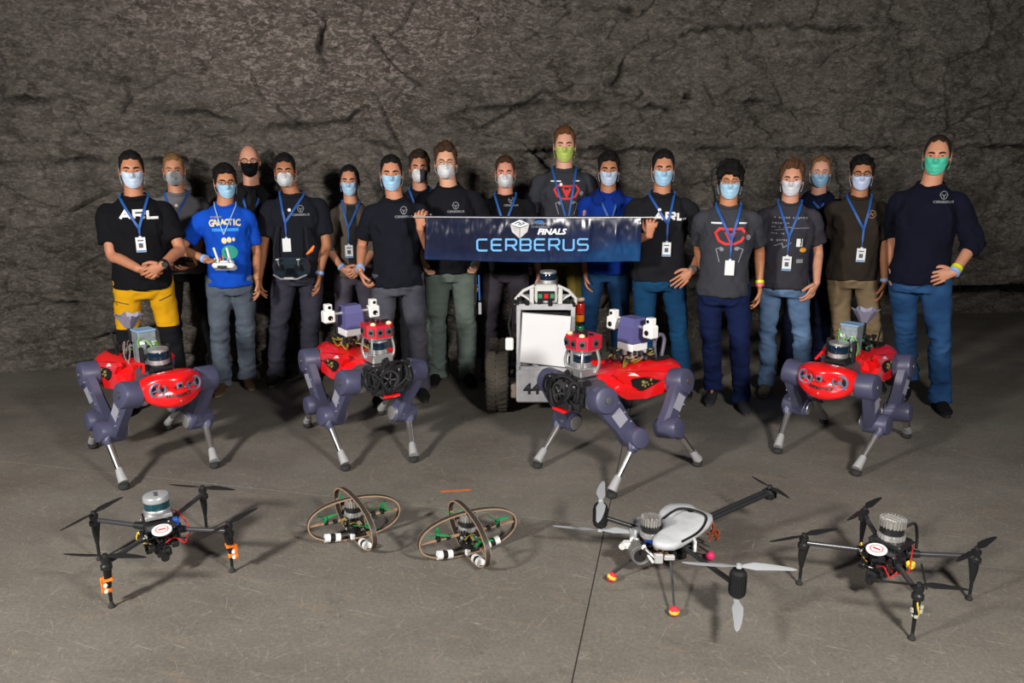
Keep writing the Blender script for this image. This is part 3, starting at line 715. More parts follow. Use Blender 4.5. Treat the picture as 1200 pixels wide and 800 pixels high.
    for s, nm in ((-1, 'L'), (1, 'R')):
        sh, el, wr, d, nr, th, cu = A[nm]
        g = W
        if kind == 'short': pts = [sh+Vector((-s*.055*W, 0, .008)), sh+Vector((s*.002, 0, -.002)), sh.lerp(el, .38), sh.lerp(el, .74)]; rr = [(.050*g, .054*g), (.054*g, .059*g), (.059*g, .064*g), (.064*g, .071*g)]
        else:
            e_ = {'long': .93, 'threeq': .30, 'jacket': .95}[kind]
            pts = [sh+Vector((-s*.055*W, 0, .006)), sh+Vector((s*.0, 0, -.01)), sh.lerp(el, .5), el, el.lerp(wr, e_*.5), el.lerp(wr, e_)]; rr = [(.050*g, .054*g), (.056*g, .060*g), (.058*g, .061*g), (.057*g, .060*g), (.055*g, .055*g), (.043*g, .042*g) if e_ > .5 else (.050*g, .050*g)]
        pts, rr = spline(pts, rr, 5); sb.tube(pts, rr, 20, up=(0, 1, 0.01))
    sm = remeshed(sb, .0105, 4)
    zn = [((0, -.1, .92*k), (.3, .3, .10), .9), ((-.15, -.06, 1.28*k), (.10, .2, .12), 1.1), ((.15, -.06, 1.28*k), (.10, .2, .12), 1.1)]
    for nm in ('L', 'R'):
        sh, el = A[nm][0], A[nm][1]
        if kind != 'short': zn.append((tuple(el), (.10, .10, .12), 1.6))
    wrinkle(sm, .016, (7, 7, 5), len(label)+3, zn)
    shm = cloth('cloth_'+col, col); sh_o = link('jacket' if kind == 'jacket' else 'shirt', sm, shm, root, 180)
    m_ = MB(); m_.tube([(hx*.25+.079*W*math.cos(a), .016-.070*W*math.sin(a)-(.018 if math.sin(a) > 0 else 0)*math.sin(a), (1.483-.022*math.sin(a))*k) for a in [2*PI*i/28 for i in range(28)]], .0065*k, 8, closed=True); m_.build('neckband', shm, sh_o, 180)
    bv = bvh_of(sm); tv_ = bvh_of(tm)
    mo_ = mo if mask else None
    F = dict(mask=mo_, root=root, k=k, W=W, loc=loc, inv=inv, A=A, shirt=sh_o, bv=bv, trousers=trousers, tv=tv_, Mh=Mh, hk=hk, X=X, Y=Y, hx=hx, LG=LG, skin=skm)
    if collar:
        m_ = MB()
        for s in (-1, 1):
            pts = [Vector((s*.072*W, .05, 1.50*k)), Vector((s*.080*W, 0, 1.505*k)), Vector((s*.070*W, -.06*W, 1.475*k)), Vector((s*.035*W, -.105*W, 1.435*k))]
            q = [Vector((s*.11*W, .06, 1.465*k)), Vector((s*.125*W, -.01, 1.462*k)), Vector((s*.115*W, -.095*W, 1.425*k)), Vector((s*.075*W, -.135*W, 1.385*k))]
            vv = [p for pr in zip(pts, q) for p in pr]; vv2 = [v+Vector((0, -.008, -.006)) for v in vv]; n_ = len(vv)
            fs = [(2*i, 2*i+1, 2*i+3, 2*i+2) for i in range(3)]; fs += [tuple(n_+x for x in f[::-1]) for f in fs]
            bd = [0, 1, 3, 5, 7, 6, 4, 2]; fs += [(a, b_, b_+n_, a+n_) for a, b_ in zip(bd, bd[1:]+bd[:1])]; m_.add(vv+vv2, fs)
        m_.build('collar', cloth('collar_'+collar, collar), sh_o, 50)
    if lanyard:
        badge_px, style = lanyard[:2]; lwd = lanyard[2] if len(lanyard) > 2 else .0080                       # badge centre in the photograph, card style
        bp = loc(at(badge_px[0], badge_px[1], Y-.14)); bxz = (bp.x, bp.z); cz = bp.z+.055*k; hook = (bp.x, cz); pz = min(1.28*k, cz+.13*k) if style != 'none' else bp.z
        jn = (bp.x+lx, pz); m_ = MB(); shp = []
        def lace(pts3):
            n_ = len(pts3)
            for i in range(n_): pass
        for s in (-1, 1):
            wdt = lwd; P3 = []
            top3 = [Vector((hx*.3+s*.020*W, .080*k, 1.488*k)), Vector((hx*.3+s*.060*W, .060*k, 1.493*k)), Vector((hx*.3+s*.083*W, .01, 1.494*k))]
            a0 = Vector((hx*.3+s*.080*W, 1.468*k)); b0 = Vector(jn)
            for i in range(13):
                t = i/12; p = a0.lerp(b0, t); h_ = bv.ray_cast(Vector((p.x, -1, p.y)), Vector((0, 1, 0))); y = h_[0].y if h_[0] is not None and h_[0].y < .06 else -.04; P3.append(Vector((p.x, y-.005-.012*math.sin(t*PI)*.6, p.y)))
            P3 = top3+P3; dirs = [(P3[min(i+1, len(P3)-1)]-P3[max(0, i-1)]).normalized() for i in range(len(P3))]; vs = []
            for p, dd in zip(P3, dirs):
                out = Vector((p.x*.3, -1 if p.z < 1.47*k else .2, .5 if p.z > 1.46*k else .0)).normalized(); sd = dd.cross(out).normalized(); vs += [p-sd*wdt, p+sd*wdt, p+sd*wdt+out*.002, p-sd*wdt+out*.002]
            m_.loft([vs[4*i:4*i+4] for i in range(len(P3))])
        if style != 'none':
            vs = []
            for i in range(5):
                t = i/4; x_ = jn[0]+(hook[0]-jn[0])*t; z_ = jn[1]+(hook[1]-jn[1])*t; h_ = bv.ray_cast(Vector((x_, -1, z_)), Vector((0, 1, 0))); y = (h_[0].y if h_[0] is not None else -.14)-.008; w_ = .007 if t < .7 else .003
                vs.append([Vector((x_-w_, y, z_)), Vector((x_+w_, y, z_)), Vector((x_+w_, y-.002, z_)), Vector((x_-w_, y-.002, z_))])
            m_.loft(vs)
        lo = m_.build('lanyard', strapblue if len(lanyard) < 4 else mat('cord_pale', hexc('8db4e0'), .6), root, 40)
        if style != 'none':
            h_ = bv.ray_cast(Vector((bxz[0], -1, bxz[1])), Vector((0, 1, 0))); y = (h_[0].y if h_[0] is not None else -.14)-.010
            m_ = MB(); m_.box((bxz[0], y, bxz[1]), (.060, .003, .098), .001); m_.box((bxz[0], y, bxz[1]+.053), (.016, .004, .010), .001)
            if style == 'photo':
                m_.mi = 1; m_.box((bxz[0], y-.002, bxz[1]-.005), (.026, .001, .030)); m_.box((bxz[0], y-.002, bxz[1]+.028), (.036, .001, .008)); m_.mi = 2; m_.box((bxz[0], y-.002, bxz[1]-.041), (.056, .001, .010))
            m_.build('badge', [cardw, cardp, mat('badge_blue', hexc('2f7fb8'), .5)], lo, 0)
    FIG[key] = F; return F
def shirt_print(F, shapes, m, name='shirt_print', off=.0025, label=None, on='shirt'):
    bv = F['bv'] if on == 'shirt' else F['tv']; mb = lay(shapes, bv, off, -1.0, -.13)
    return mb.build(name, m, F[on], 0, label, recalc=False)
def px2(F, x, y, dy=-.13):
    p = F['loc'](at(x, y, F['Y']+dy)); return Vector((p.x, p.z))
def band(F, nm, m, t=.93, name='wristband', r=.032, wdt=.011):
    sh, el, wr, d, nr, th, cu = F['A'][nm]; c = el.lerp(wr, t); ax = (wr-el).normalized(); k = F['k']; mb = MB(); u = (th-ax*th.dot(ax)).normalized(); v = ax.cross(u); rr = []
    for dz, q in ((-wdt, 0), (-wdt, .003), (wdt, .003), (wdt, 0)): rr.append([c+ax*dz+(u*math.cos(a)*(r+q)+v*math.sin(a)*(r*.88+q))*k for a in [2*PI*i/20 for i in range(20)]])
    mb.loft(rr); return mb.build(name, m, F['root'], 40)
def dog_logo(F, x, y, sc=1.0):
    c = px2(F, x, y); s = .026*sc; sh = []
    hx_ = [(-.9, .1), (-.55, .75), (0, 1), (.55, .75), (.9, .1), (.45, -.75), (0, -1), (-.45, -.75)]
    sh.append(ribbon([(c.x+a*s, c.y+b*s) for a, b in hx_], .0045, True)); sh.append(ribbon([(c.x-.5*s, c.y+.25*s), (c.x, c.y-.2*s), (c.x+.5*s, c.y+.25*s)], .005)); sh.append(ribbon([(c.x, c.y-.2*s), (c.x, c.y-.8*s)], .005))
    sh.append(text2('CERBERUS', .020*sc, (c.x, c.y-.042*sc), 1.35, .0006)); shirt_print(F, sh, greyink)

short = dict(top=.020, side=.006, rough=.25); thick = dict(top=.030, side=.014, rough=.35, line=.062); curly = dict(top=.034, side=.014, rough=.75, freq=75, line=.066)
buzz = dict(top=.008, side=.004, rough=.2); BLACKH, DKB, LTB, BLND, RED_ = '100d0c', '2a1d15', '5a3f28', '6e5132', '4a2a1a'
def yb(c): return 1 if (c.z < .60) else 0
def people():
    up = (0, -.25, 1)
    person('p1', 'person in black T-shirt with large white letters and yellow and black trousers, hands clasped', 152, 5.24, 176, wd=1.03, skin='b57a5c', hair=dict(short, line=.066), hairc=BLACKH, mask=('pleat', 'c0d0e4'), tilt=(2, 0),
           arms=dict(L=dict(w=(163, 315, -.20), d=(1, -.15, -.42), n=(0, 1, .15), pole=(-.8, .7, -.3), curl=HALF), R=dict(w=(190, 311, -.22), d=(-1, -.25, -.55), n=(0, 1, .1), pole=(.7, .7, -.3), curl=HALF)),
           shirt=('short', '101014'), pants=(['c8930f', '15151a'], yb), feet=((-.17, 0), (.16, 0)), lanyard=((165, 287), 'photo'), bx=-.01, lx=.0)
    person('p2', 'person in plain grey T-shirt behind the one in yellow trousers, light grey cup respirator', 202, 6.0, 179, skin='bd8468', hair=dict(short, line=.07), hairc=BLND, mask=('cup', 'b9bcc2', 1), beard='5a3d26',
           arms=dict(L=dict(w=(196, 312, -.24), d=(.7, -.6, -.2), n=(.3, .2, 1)), R=dict(w=(228, 310, -.24), d=(-.7, -.6, -.2), n=(-.3, .2, 1))), shirt=('short', '6a686c'), pants=('101014', None), shoe='8b8474', sole='a39c8c', feet=((-.14, .05), (.19, -.05)), lanyard=((204, 262), 'none'))
    person('p3', 'person in bright blue T-shirt with a printed planet and cream lettering, glasses, grey jeans', 262, 5.57, 191, bx=-.02, wd=.93, skin='b87d5a', hair=dict(thick, line=.06), hairc=BLACKH, mask=('pleat', '9cc8e6'), glasses='3a1a14', tilt=(9, 2),
           arms=dict(L=dict(w=(242, 304, -.22), d=(1, -.45, -.30), n=(.1, -.2, 1), pole=(-1, .5, -.2), curl=HALF), R=dict(w=(301, 326, -.04), d=(.05, -.15, -1))), shirt=('short', '0f49b8'), pants=(('474f5c', '5d6672'), None), shoe='4a3a2a', sole='6a5a48', feet=((261, 460), (290, 453)), legw=1.06, lanyard=((262, 275), 'none', .0035, 1))
    person('p4', 'bald person in black jacket and shorts with a black mask and glasses', 291, 6.12, 170, skin='c58e76', hair=dict(bald=1, top=.003, side=.003), hairc='6a4a38', mask=('pleat', '101012'), glasses='1c1210', shirt=('jacket', '17171b'), collar='17171b', pants=('15151a', None), shorts=True, beard='5a3a2a', lanyard=((294, 262), 'none'))
    person('p5', 'person in black T-shirt and charcoal trousers with a dark remote controller hung at the waist', 333, 5.84, 179, wd=1.05, skin='a0694a', hair=dict(short, line=.064, top=.024), hairc=BLACKH, mask=('cup', 'd2d3d8'), tilt=(-3, 0),
           arms=dict(L=dict(w=(304, 327, -.05), d=(0, -.1, -1)), R=dict(w=(374, 322, -.08), d=(-.12, -.15, -1), pole=(1, .6, -.1))), shirt=('short', '181a22'), pants=('353440', None), shoe='26262c', sole='8a8478', feet=((324, 449), (362, 446)), lanyard=((336, 287), 'plain'), bx=.05, legw=1.08)
    person('p6', 'person in open olive brown cardigan over black top, hands crossed low', 409, 6.10, 193, wd=.86, skin='b98266', hair=dict(short, line=.074, side=.010), hairc=BLACKH, mask=('pleat', 'a6c8e4'), tilt=(-5, 0),
           arms=dict(L=dict(w=(402, 315, -.20), d=(.9, -.2, -.5), n=(0, 1, .1), pole=(-1, .5, -.3), curl=HALF), R=dict(w=(424, 314, -.20), d=(-.9, -.2, -.5), n=(0, 1, .1), pole=(1, .5, -.3), curl=HALF)), shirt=('threeq', '5d554b'), pants=('4a4450', None), lanyard=((409, 295), 'photo'))
    person('p7', 'person in plain black T-shirt and dark grey jeans holding the left end of the banner', 458, 5.42, 181, bx=.02, wd=1.0, skin='b97f62', hair=dict(short, line=.070), hairc=BLACKH, mask=('pleat', '9fc8e6'), tilt=(0, 0),
           arms=dict(L=dict(w=(422, 316, -.10), d=(.28, -.12, -1), n=(1, .1, 0), curl=HALF), R=dict(w=(492, 266, -.30), d=(.05, -.25, 1), n=(.35, 1, .1), pole=(.3, .2, -1), curl=GRIP)), shirt=('short', '151720'), pants=(('3b3b45', '55555f'), None), feet=((448, 470), (493, 466)), legw=1.05)
    person('p8', 'person half hidden between two others, respirator half white and half dark grey', 491, 6.15, 175, skin='b37c62', hair=dict(thick, line=.066), hairc=DKB, mask=('cup', '9a9ca0'), shirt=('short', '14161d'), pants=('1c1c22', None), lanyard=((486, 240), 'none'))
    person('p9', 'person in black T-shirt and grey green trousers standing behind the left part of the banner', 522, 5.78, 166, wd=.98, skin='cc987c', hair=dict(thick, line=.068, lift=.004, rough=.5), hairc='3a281b', mask=('cup', 'dcdde0'), glasses='9a7a60',
           arms=dict(L=dict(w=(496, 301, -.10), d=(.15, -.3, -.9), curl=HALF, pole=(-.7, 1, 0)), R=dict(w=(561, 299, -.10), d=(-.15, -.3, -.9), curl=HALF, pole=(.7, 1, 0))), shirt=('short', '17181e'), pants=('5a655f', None), shoe='14120f', sole='201e1c', feet=((512, 449), (548, 449)), legw=1.10, bx=.02)
    person('p10', 'person in black T-shirt with blue lanyard at the middle of the banner, reddish brown hair', 592, 6.04, 182, wd=1.0, skin='c68873', hair=dict(short, line=.074, top=.024), hairc='3d2418', mask=('cup', 'd6d7da'), shirt=('short', '131317'), pants=('37333a', None), lanyard=((591, 265), 'none'))
    person('p11', 'tallest person, yellow green mask, dark grey T-shirt with a red robot print', 662, 6.25, 147, wd=1.02, skin='cf9b84', hair=dict(short, line=.072, lift=.008), hairc='57361f', mask=('pleat', 'b4c767'), shirt=('short', '33353c'), pants=('6b5f28', None), lanyard=((665, 262), 'none'))
    person('p12', 'person in royal blue polo shirt and blue trousers behind the right part of the banner', 714, 5.97, 177, wd=.97, skin='a87152', hair=dict(thick, line=.062, top=.034), hairc=BLACKH, mask=('pleat', 'bccae2'),
           arms=dict(L=dict(w=(686, 318, -.05), d=(.12, -.12, -1), curl=RELAX)), shirt=('short', '0c2f86'), collar='0c2a7a', pants=(('153252', '1b3f66'), None), lanyard=((716, 262), 'none'))
    person('p13', 'person in black lettered T-shirt and blue trousers holding the right end of the banner', 778, 5.52, 175, wd=1.04, skin='b67c5e', hair=dict(short, line=.068, top=.024), hairc=BLACKH, mask=('pleat', '9fc8e6'), tilt=(3, 0),
           arms=dict(L=dict(w=(761, 275, -.33), d=(.12, -.15, 1), n=(.2, 1, 0), pole=(-.6, .2, -1), curl=GRIP), R=dict(w=(811, 318, -.16), d=(-.75, -.2, -.62), n=(-.1, 1, -.1), pole=(1, .7, 0), curl=FLAT)), shirt=('short', '1b1b20'), pants=(('0f3456', '164468'), None), lanyard=((781, 292), 'photo'), feet=((757, 462), (800, 462)))
    person('p14', 'person in charcoal T-shirt with red robot print and navy track trousers, shaggy black hair', 857, 5.13, 187, wd=.98, skin='b77a56', hair=dict(curly, fringe=1, freq=40, top=.036, side=.020, line=.055), hairc='0c0b0b', mask=('pleat', 'a3cce6'), glasses='8a7060',
           arms=dict(L=dict(w=(828, 330, .08), d=(.3, .1, -.9), pole=(-.25, 1, 0)), R=dict(w=(890, 335, .04), d=(-.05, -.1, -1), pole=(.25, 1, 0))), shirt=('short', '383940'), pants=('141f45', None), shoe='2a2a2e', sole='3a3a3c', feet=((836, 470), (868, 480)), legw=1.02, lanyard=((855, 314), 'plain'))
    person('p15', 'person in dark grey T-shirt printed with formulas and light blue jeans, wavy brown hair', 930, 5.42, 186, wd=.95, skin='c48c72', hair=dict(curly, top=.028, line=.070, lift=.006), hairc='4a3222', mask=('pleat', 'd4d6dc'), tilt=(-4, 0),
           arms=dict(L=dict(w=(903, 328, .08), d=(.1, -.1, -1)), R=dict(w=(957, 332, -.10), d=(-.42, -.2, -.9), n=(-.8, .6, 0), pole=(.25, 1, 0))), shirt=('short', '35343b'), pants=(('4a678c', '6f8aac'), None), shoe='6b6256', sole='8d8474', feet=((898, 461), (941, 463)), legw=.95, lanyard=((922, 309), 'photo'), beard='5a4030')
    person('p16', 'person in navy jacket and glasses standing behind the two with dark tees', 963, 6.15, 182, skin='c99580', hair=dict(short, line=.078), hairc='6a4a30', mask=('pleat', '8fb8d8'), glasses='a08a78', shirt=('jacket', '141a33'), collar='10152c', pants=('141a33', None), lanyard=((961, 245), 'none'))
    person('p17', 'person in dark brown T-shirt and khaki trousers with wavy black hair and glasses', 1012, 5.70, 181, wd=1.0, skin='ab7251', hair=dict(curly, top=.032, side=.012, freq=50, line=.060), hairc='0d0b0a', mask=('pleat', 'c4d0ee'), glasses='1a1412', beard='1a120e',
           arms=dict(L=dict(w=(985, 328, .05), d=(.1, -.1, -1)), R=dict(w=(1037, 338, -.08), d=(-.10, -.12, -1), n=(-1, .2, 0))), shirt=('short', '2e2822'), pants=('7c6a52', None), feet=((990, 455), (1027, 456)), lanyard=((1009, 299), 'photo'))
    person('p18', 'person in navy long-sleeved top and blue jeans, green mask, one hand at the pocket', 1101, 5.18, 158, wd=.98, skin='bd8468', hair=dict(buzz, line=.085, top=.012, peak=1.6), hairc='241a14', mask=('pleat', '4fc4a6'), tilt=(-6, 1),
           arms=dict(L=dict(w=(1045, 309, .10), d=(0, -.1, -1), pole=(0, 1, 0)), R=dict(w=(1118, 319, -.20), d=(-1, .05, -.42), n=(.1, 1, -.1), pole=(.8, .7, -.25), curl=(10, 12, 10, 5))), shirt=('threeq', '0e1020'), pants=(('1a3a62', '2f5582'), None), shoe='15151a', sole='1c1c1e', feet=((1064, 464), (1101, 482)), legw=1.02, bx=-.02)
people()
def details():
    F = FIG['p1']; shirt_print(F, glyphs('ARL', *(px2(F, 141, 256)), .062, .048, .021, .0165), ink, 'lettering')
    for a, b in (((129, 351), (151, 356)), ((186, 354), (202, 348))):
        shirt_print(F, [ribbon([px2(F, *a, -.1), px2(F, *b, -.1)], .007)], gunprint, 'zip_stripe', .002, on='trousers')
    F = FIG['p13']; c = px2(F, 767, 257); shirt_print(F, glyphs('ARL', c.x, c.y, .060, .044, .020, .0150), ink, 'lettering')
    for k_, x, y, s in (('p5', 352, 245, 1), ('p7', 473, 247, 1), ('p9', 534, 241, 1), ('p10', 599, 235, .9), ('p18', 1107, 229, 1)): dog_logo(FIG[k_], x, y, s)
    # red robot prints
    for k_, x, y in (('p11', 664, 225), ('p14', 856, 277)):
        F = FIG[k_]; c = px2(F, x, y); sh = []; s = 1.0
        o = [(-.095, .02), (-.07, .05), (-.02, .045), (.02, .045), (.07, .05), (.095, .02), (.07, -.03), (.03, -.05), (-.03, -.05), (-.07, -.03)]
        sh.append(ribbon([(c.x+a*s, c.y+b*s) for a, b in o], .016, True)); sh.append(ribbon([(c.x-.03, c.y+.03), (c.x, c.y-.03), (c.x+.03, c.y+.03)], .018)); sh.append(disc2((c.x, c.y), .016, .02)); shirt_print(F, sh, redink, 'robot_print')
        g = [ribbon([(c.x+sg*.05, c.y-.07), (c.x+sg*.085, c.y-.085), (c.x+sg*.06, c.y-.17)], .006) for sg in (-1, 1)]+[disc2((c.x+.115, c.y-.01), .016, .018), disc2((c.x-.05, c.y-.085), .014, .012), disc2((c.x+.045, c.y-.08), .016, .012)]
        shirt_print(F, g, greyink, 'robot_legs_print'); shirt_print(F, [rect2(c.x-.125, c.y+.078, c.x-.045, c.y+.088, .01), rect2(c.x+.05, c.y+.080, c.x+.10, c.y+.089, .01)], ink, 'line_print')
    # planet tee
    F = FIG['p3']; L = 'GALACTIC'; sh = []; c = px2(F, 263, 262)
    for i, ch in enumerate(L):
        t = (i-3.5)/3.5; sh.append(text2(ch, .052+.012*abs(t)**2, (c.x+t*.088, c.y+.008*(1-t*t)), .8, .0025))
    shirt_print(F, sh, creamink, 'lettering', .004); shirt_print(F, [text2('ROBOT', .016, (c.x-.055, c.y+.042), 1.4, .001)], greyink, 'small_lettering'); shirt_print(F, [rect2(c.x-.09, c.y-.055, c.x+.09, c.y-.034, .01)], cyanink, 'blue_band_print', .003)
    c2 = px2(F, 266, 282); shirt_print(F, [disc2((c2.x-.02, c2.y), .018, .022), disc2((c2.x+.014, c2.y+.004), .016, .020), disc2((c2.x+.044, c2.y+.006), .010, .014)], creamink, 'figures_print')
    c2 = px2(F, 269, 296); shirt_print(F, [disc2((c2.x, c2.y), .055, .050, 24, 3)], greenink, 'planet_print')
    # formula tee
    F = FIG['p15']; c = px2(F, 928, 256); sh = []; random.seed(8)
    for row, (z, n, h_) in enumerate(((0, 15, .016), (-.035, 7, .012), (-.062, 9, .012), (-.105, 8, .014), (-.15, 8, .014))):
        x = c.x-.125
        for i in range(n):
            w_ = .007+.008*random.random()
            if random.random() < .85: sh.append(rect2(x, c.y+z-h_/2*random.random(), x+w_, c.y+z+h_/2, .01))
            x += w_+.005
    sh += [ribbon([(c.x-.11, c.y-.082), (c.x-.02, c.y-.070)], .004), ribbon([(c.x, c.y-.066), (c.x+.12, c.y-.064)], .004), ribbon([(c.x-.10, c.y-.19), (c.x-.05, c.y-.17), (c.x-.04, c.y-.2), (c.x+.01, c.y-.165)], .006)]
    shirt_print(F, sh, greyink, 'formula_print'); q = px2(F, 937, 284); shirt_print(F, [rect2(q.x-.02, q.y-.03, q.x+.02, q.y+.025)], ink, 'white_square_print'); q = px2(F, 941, 293)
    shirt_print(F, [disc2((q.x, q.y), .022, .016)], orangeink, 'orange_print'); q = px2(F, 937, 306); shirt_print(F, [rect2(q.x-.022, q.y-.013, q.x+.022, q.y+.013)], greyink, 'patch_print')
    F = FIG['p17']; c = px2(F, 1022, 251); shirt_print(F, [ribbon([(c.x+.026*math.cos(a), c.y+.026*math.sin(a)) for a in [2*PI*i/20 for i in range(20)]], .005, True), ribbon([(c.x-.016, c.y-.01), (c.x-.008, c.y+.012), (c.x+.004, c.y-.008), (c.x+.016, c.y+.008)], .005)], tanink, 'round_emblem')
    # black top showing between the cardigan fronts, and shirts under the jackets
    F = FIG['p6']; k = F['k']; shirt_print(F, [rect2(-.035, .86, .035, 1.46*k, .02)], matte, 'inner_top', .006)
    F = FIG['p4']; shirt_print(F, [rect2(-.03, .9, .03, 1.46*F['k'], .02)], matte, 'inner_top', .005)
    # cuffs, bands, watches
    lb = mat('band_light_blue', hexc('8fb4e8'), .5); yb_ = mat('band_yellow', hexc('d8e01e'), .5); pk = mat('band_pink', hexc('e0607a'), .5); sil = mat('band_silver', (.5, .5, .52), .3, .8)
    for k_, nm, m, t in (('p5', 'R', lb, .95), ('p6', 'L', lb, .93), ('p7', 'L', lb, .95), ('p17', 'R', lb, .93), ('p18', 'R', lb, .98), ('p3', 'L', lb, .93), ('p14', 'R', pk, .97)): band(FIG[k_], nm, m, t)
    band(FIG['p18'], 'R', yb_, .86); band(FIG['p14'], 'R', yb_, .89)
    for k_, nm, m in (('p1', 'R', matte), ('p13', 'R', sil)):
        o = band(FIG[k_], nm, m, .92, 'wristwatch'); F = FIG[k_]; sh, el, wr, d, nr, th, cu = F['A'][nm]; c = el.lerp(wr, .92)-nr*.031*F['k']; mb = MB(); mb.cyl(c, c-nr*.010, .019, .017, 16); mb.build('watch_case', black if m is matte else sil, o)
    # ring on the shirt of the lanyards: round white button
    for k_, x, y in (('p11', 657.5, 216), ('p5', 339, 246), ('p2', 206.5, 241), ('p13', 773, 246)):
        F = FIG[k_]; c = px2(F, x, y); h_ = F['bv'].ray_cast(Vector((c.x, -1, c.y)), Vector((0, 1, 0))); yy = h_[0].y if h_[0] else -.13; mb = MB(); mb.cyl((c.x, yy-.013, c.y), (c.x, yy-.018, c.y), .013, .011, 16); mb.build('button_badge', white, F['root'])
details()
def extras():
    F = FIG['p8']; mo = F['mask']; mo.data.materials.append(mat('mask_dark', hexc('3c3d42'), .85, bump=.3, bscale=70)); mo.data.materials[0] = mat('mask_d6d7da', hexc('d6d7da'), .85)
    ca = (F['Mh'].inverted())
    for f in mo.data.polygons: f.material_index = 1 if (ca @ f.center).x > .004 else 0
    # card on a strap hanging from the pocket of the green trousers, orange clip at a waist
    F = FIG['p9']; a = F['loc'](at(561, 322, 5.66)); b = F['loc'](at(562, 352, 5.66)); m = MB(); rg = []
    for t in (0, .5, 1): p = a.lerp(b, t); rg.append([p+Vector(v) for v in ((-.006, 0, 0), (.006, 0, 0), (.006, .003, 0), (-.006, .003, 0))])
    m.loft(rg); o = m.build('pocket_strap', strapblue, F['root'], 0); m = MB(); m.box(b+Vector((.002, .001, -.06)), (.022, .004, .09), .001); m.build('pocket_card', mat('card_grey', (.35, .35, .37), .5), o, 0)
    F = FIG['p5']; c = F['loc'](at(365, 293, 5.80-.16)); m = MB(); m.tube([c+Vector((-.035, 0, -.03)), c+Vector((0, -.01, .0)), c+Vector((.02, 0, .03))], [.008, .014, .009], 10); m.build('orange_clip', orange, F['root'])
extras()

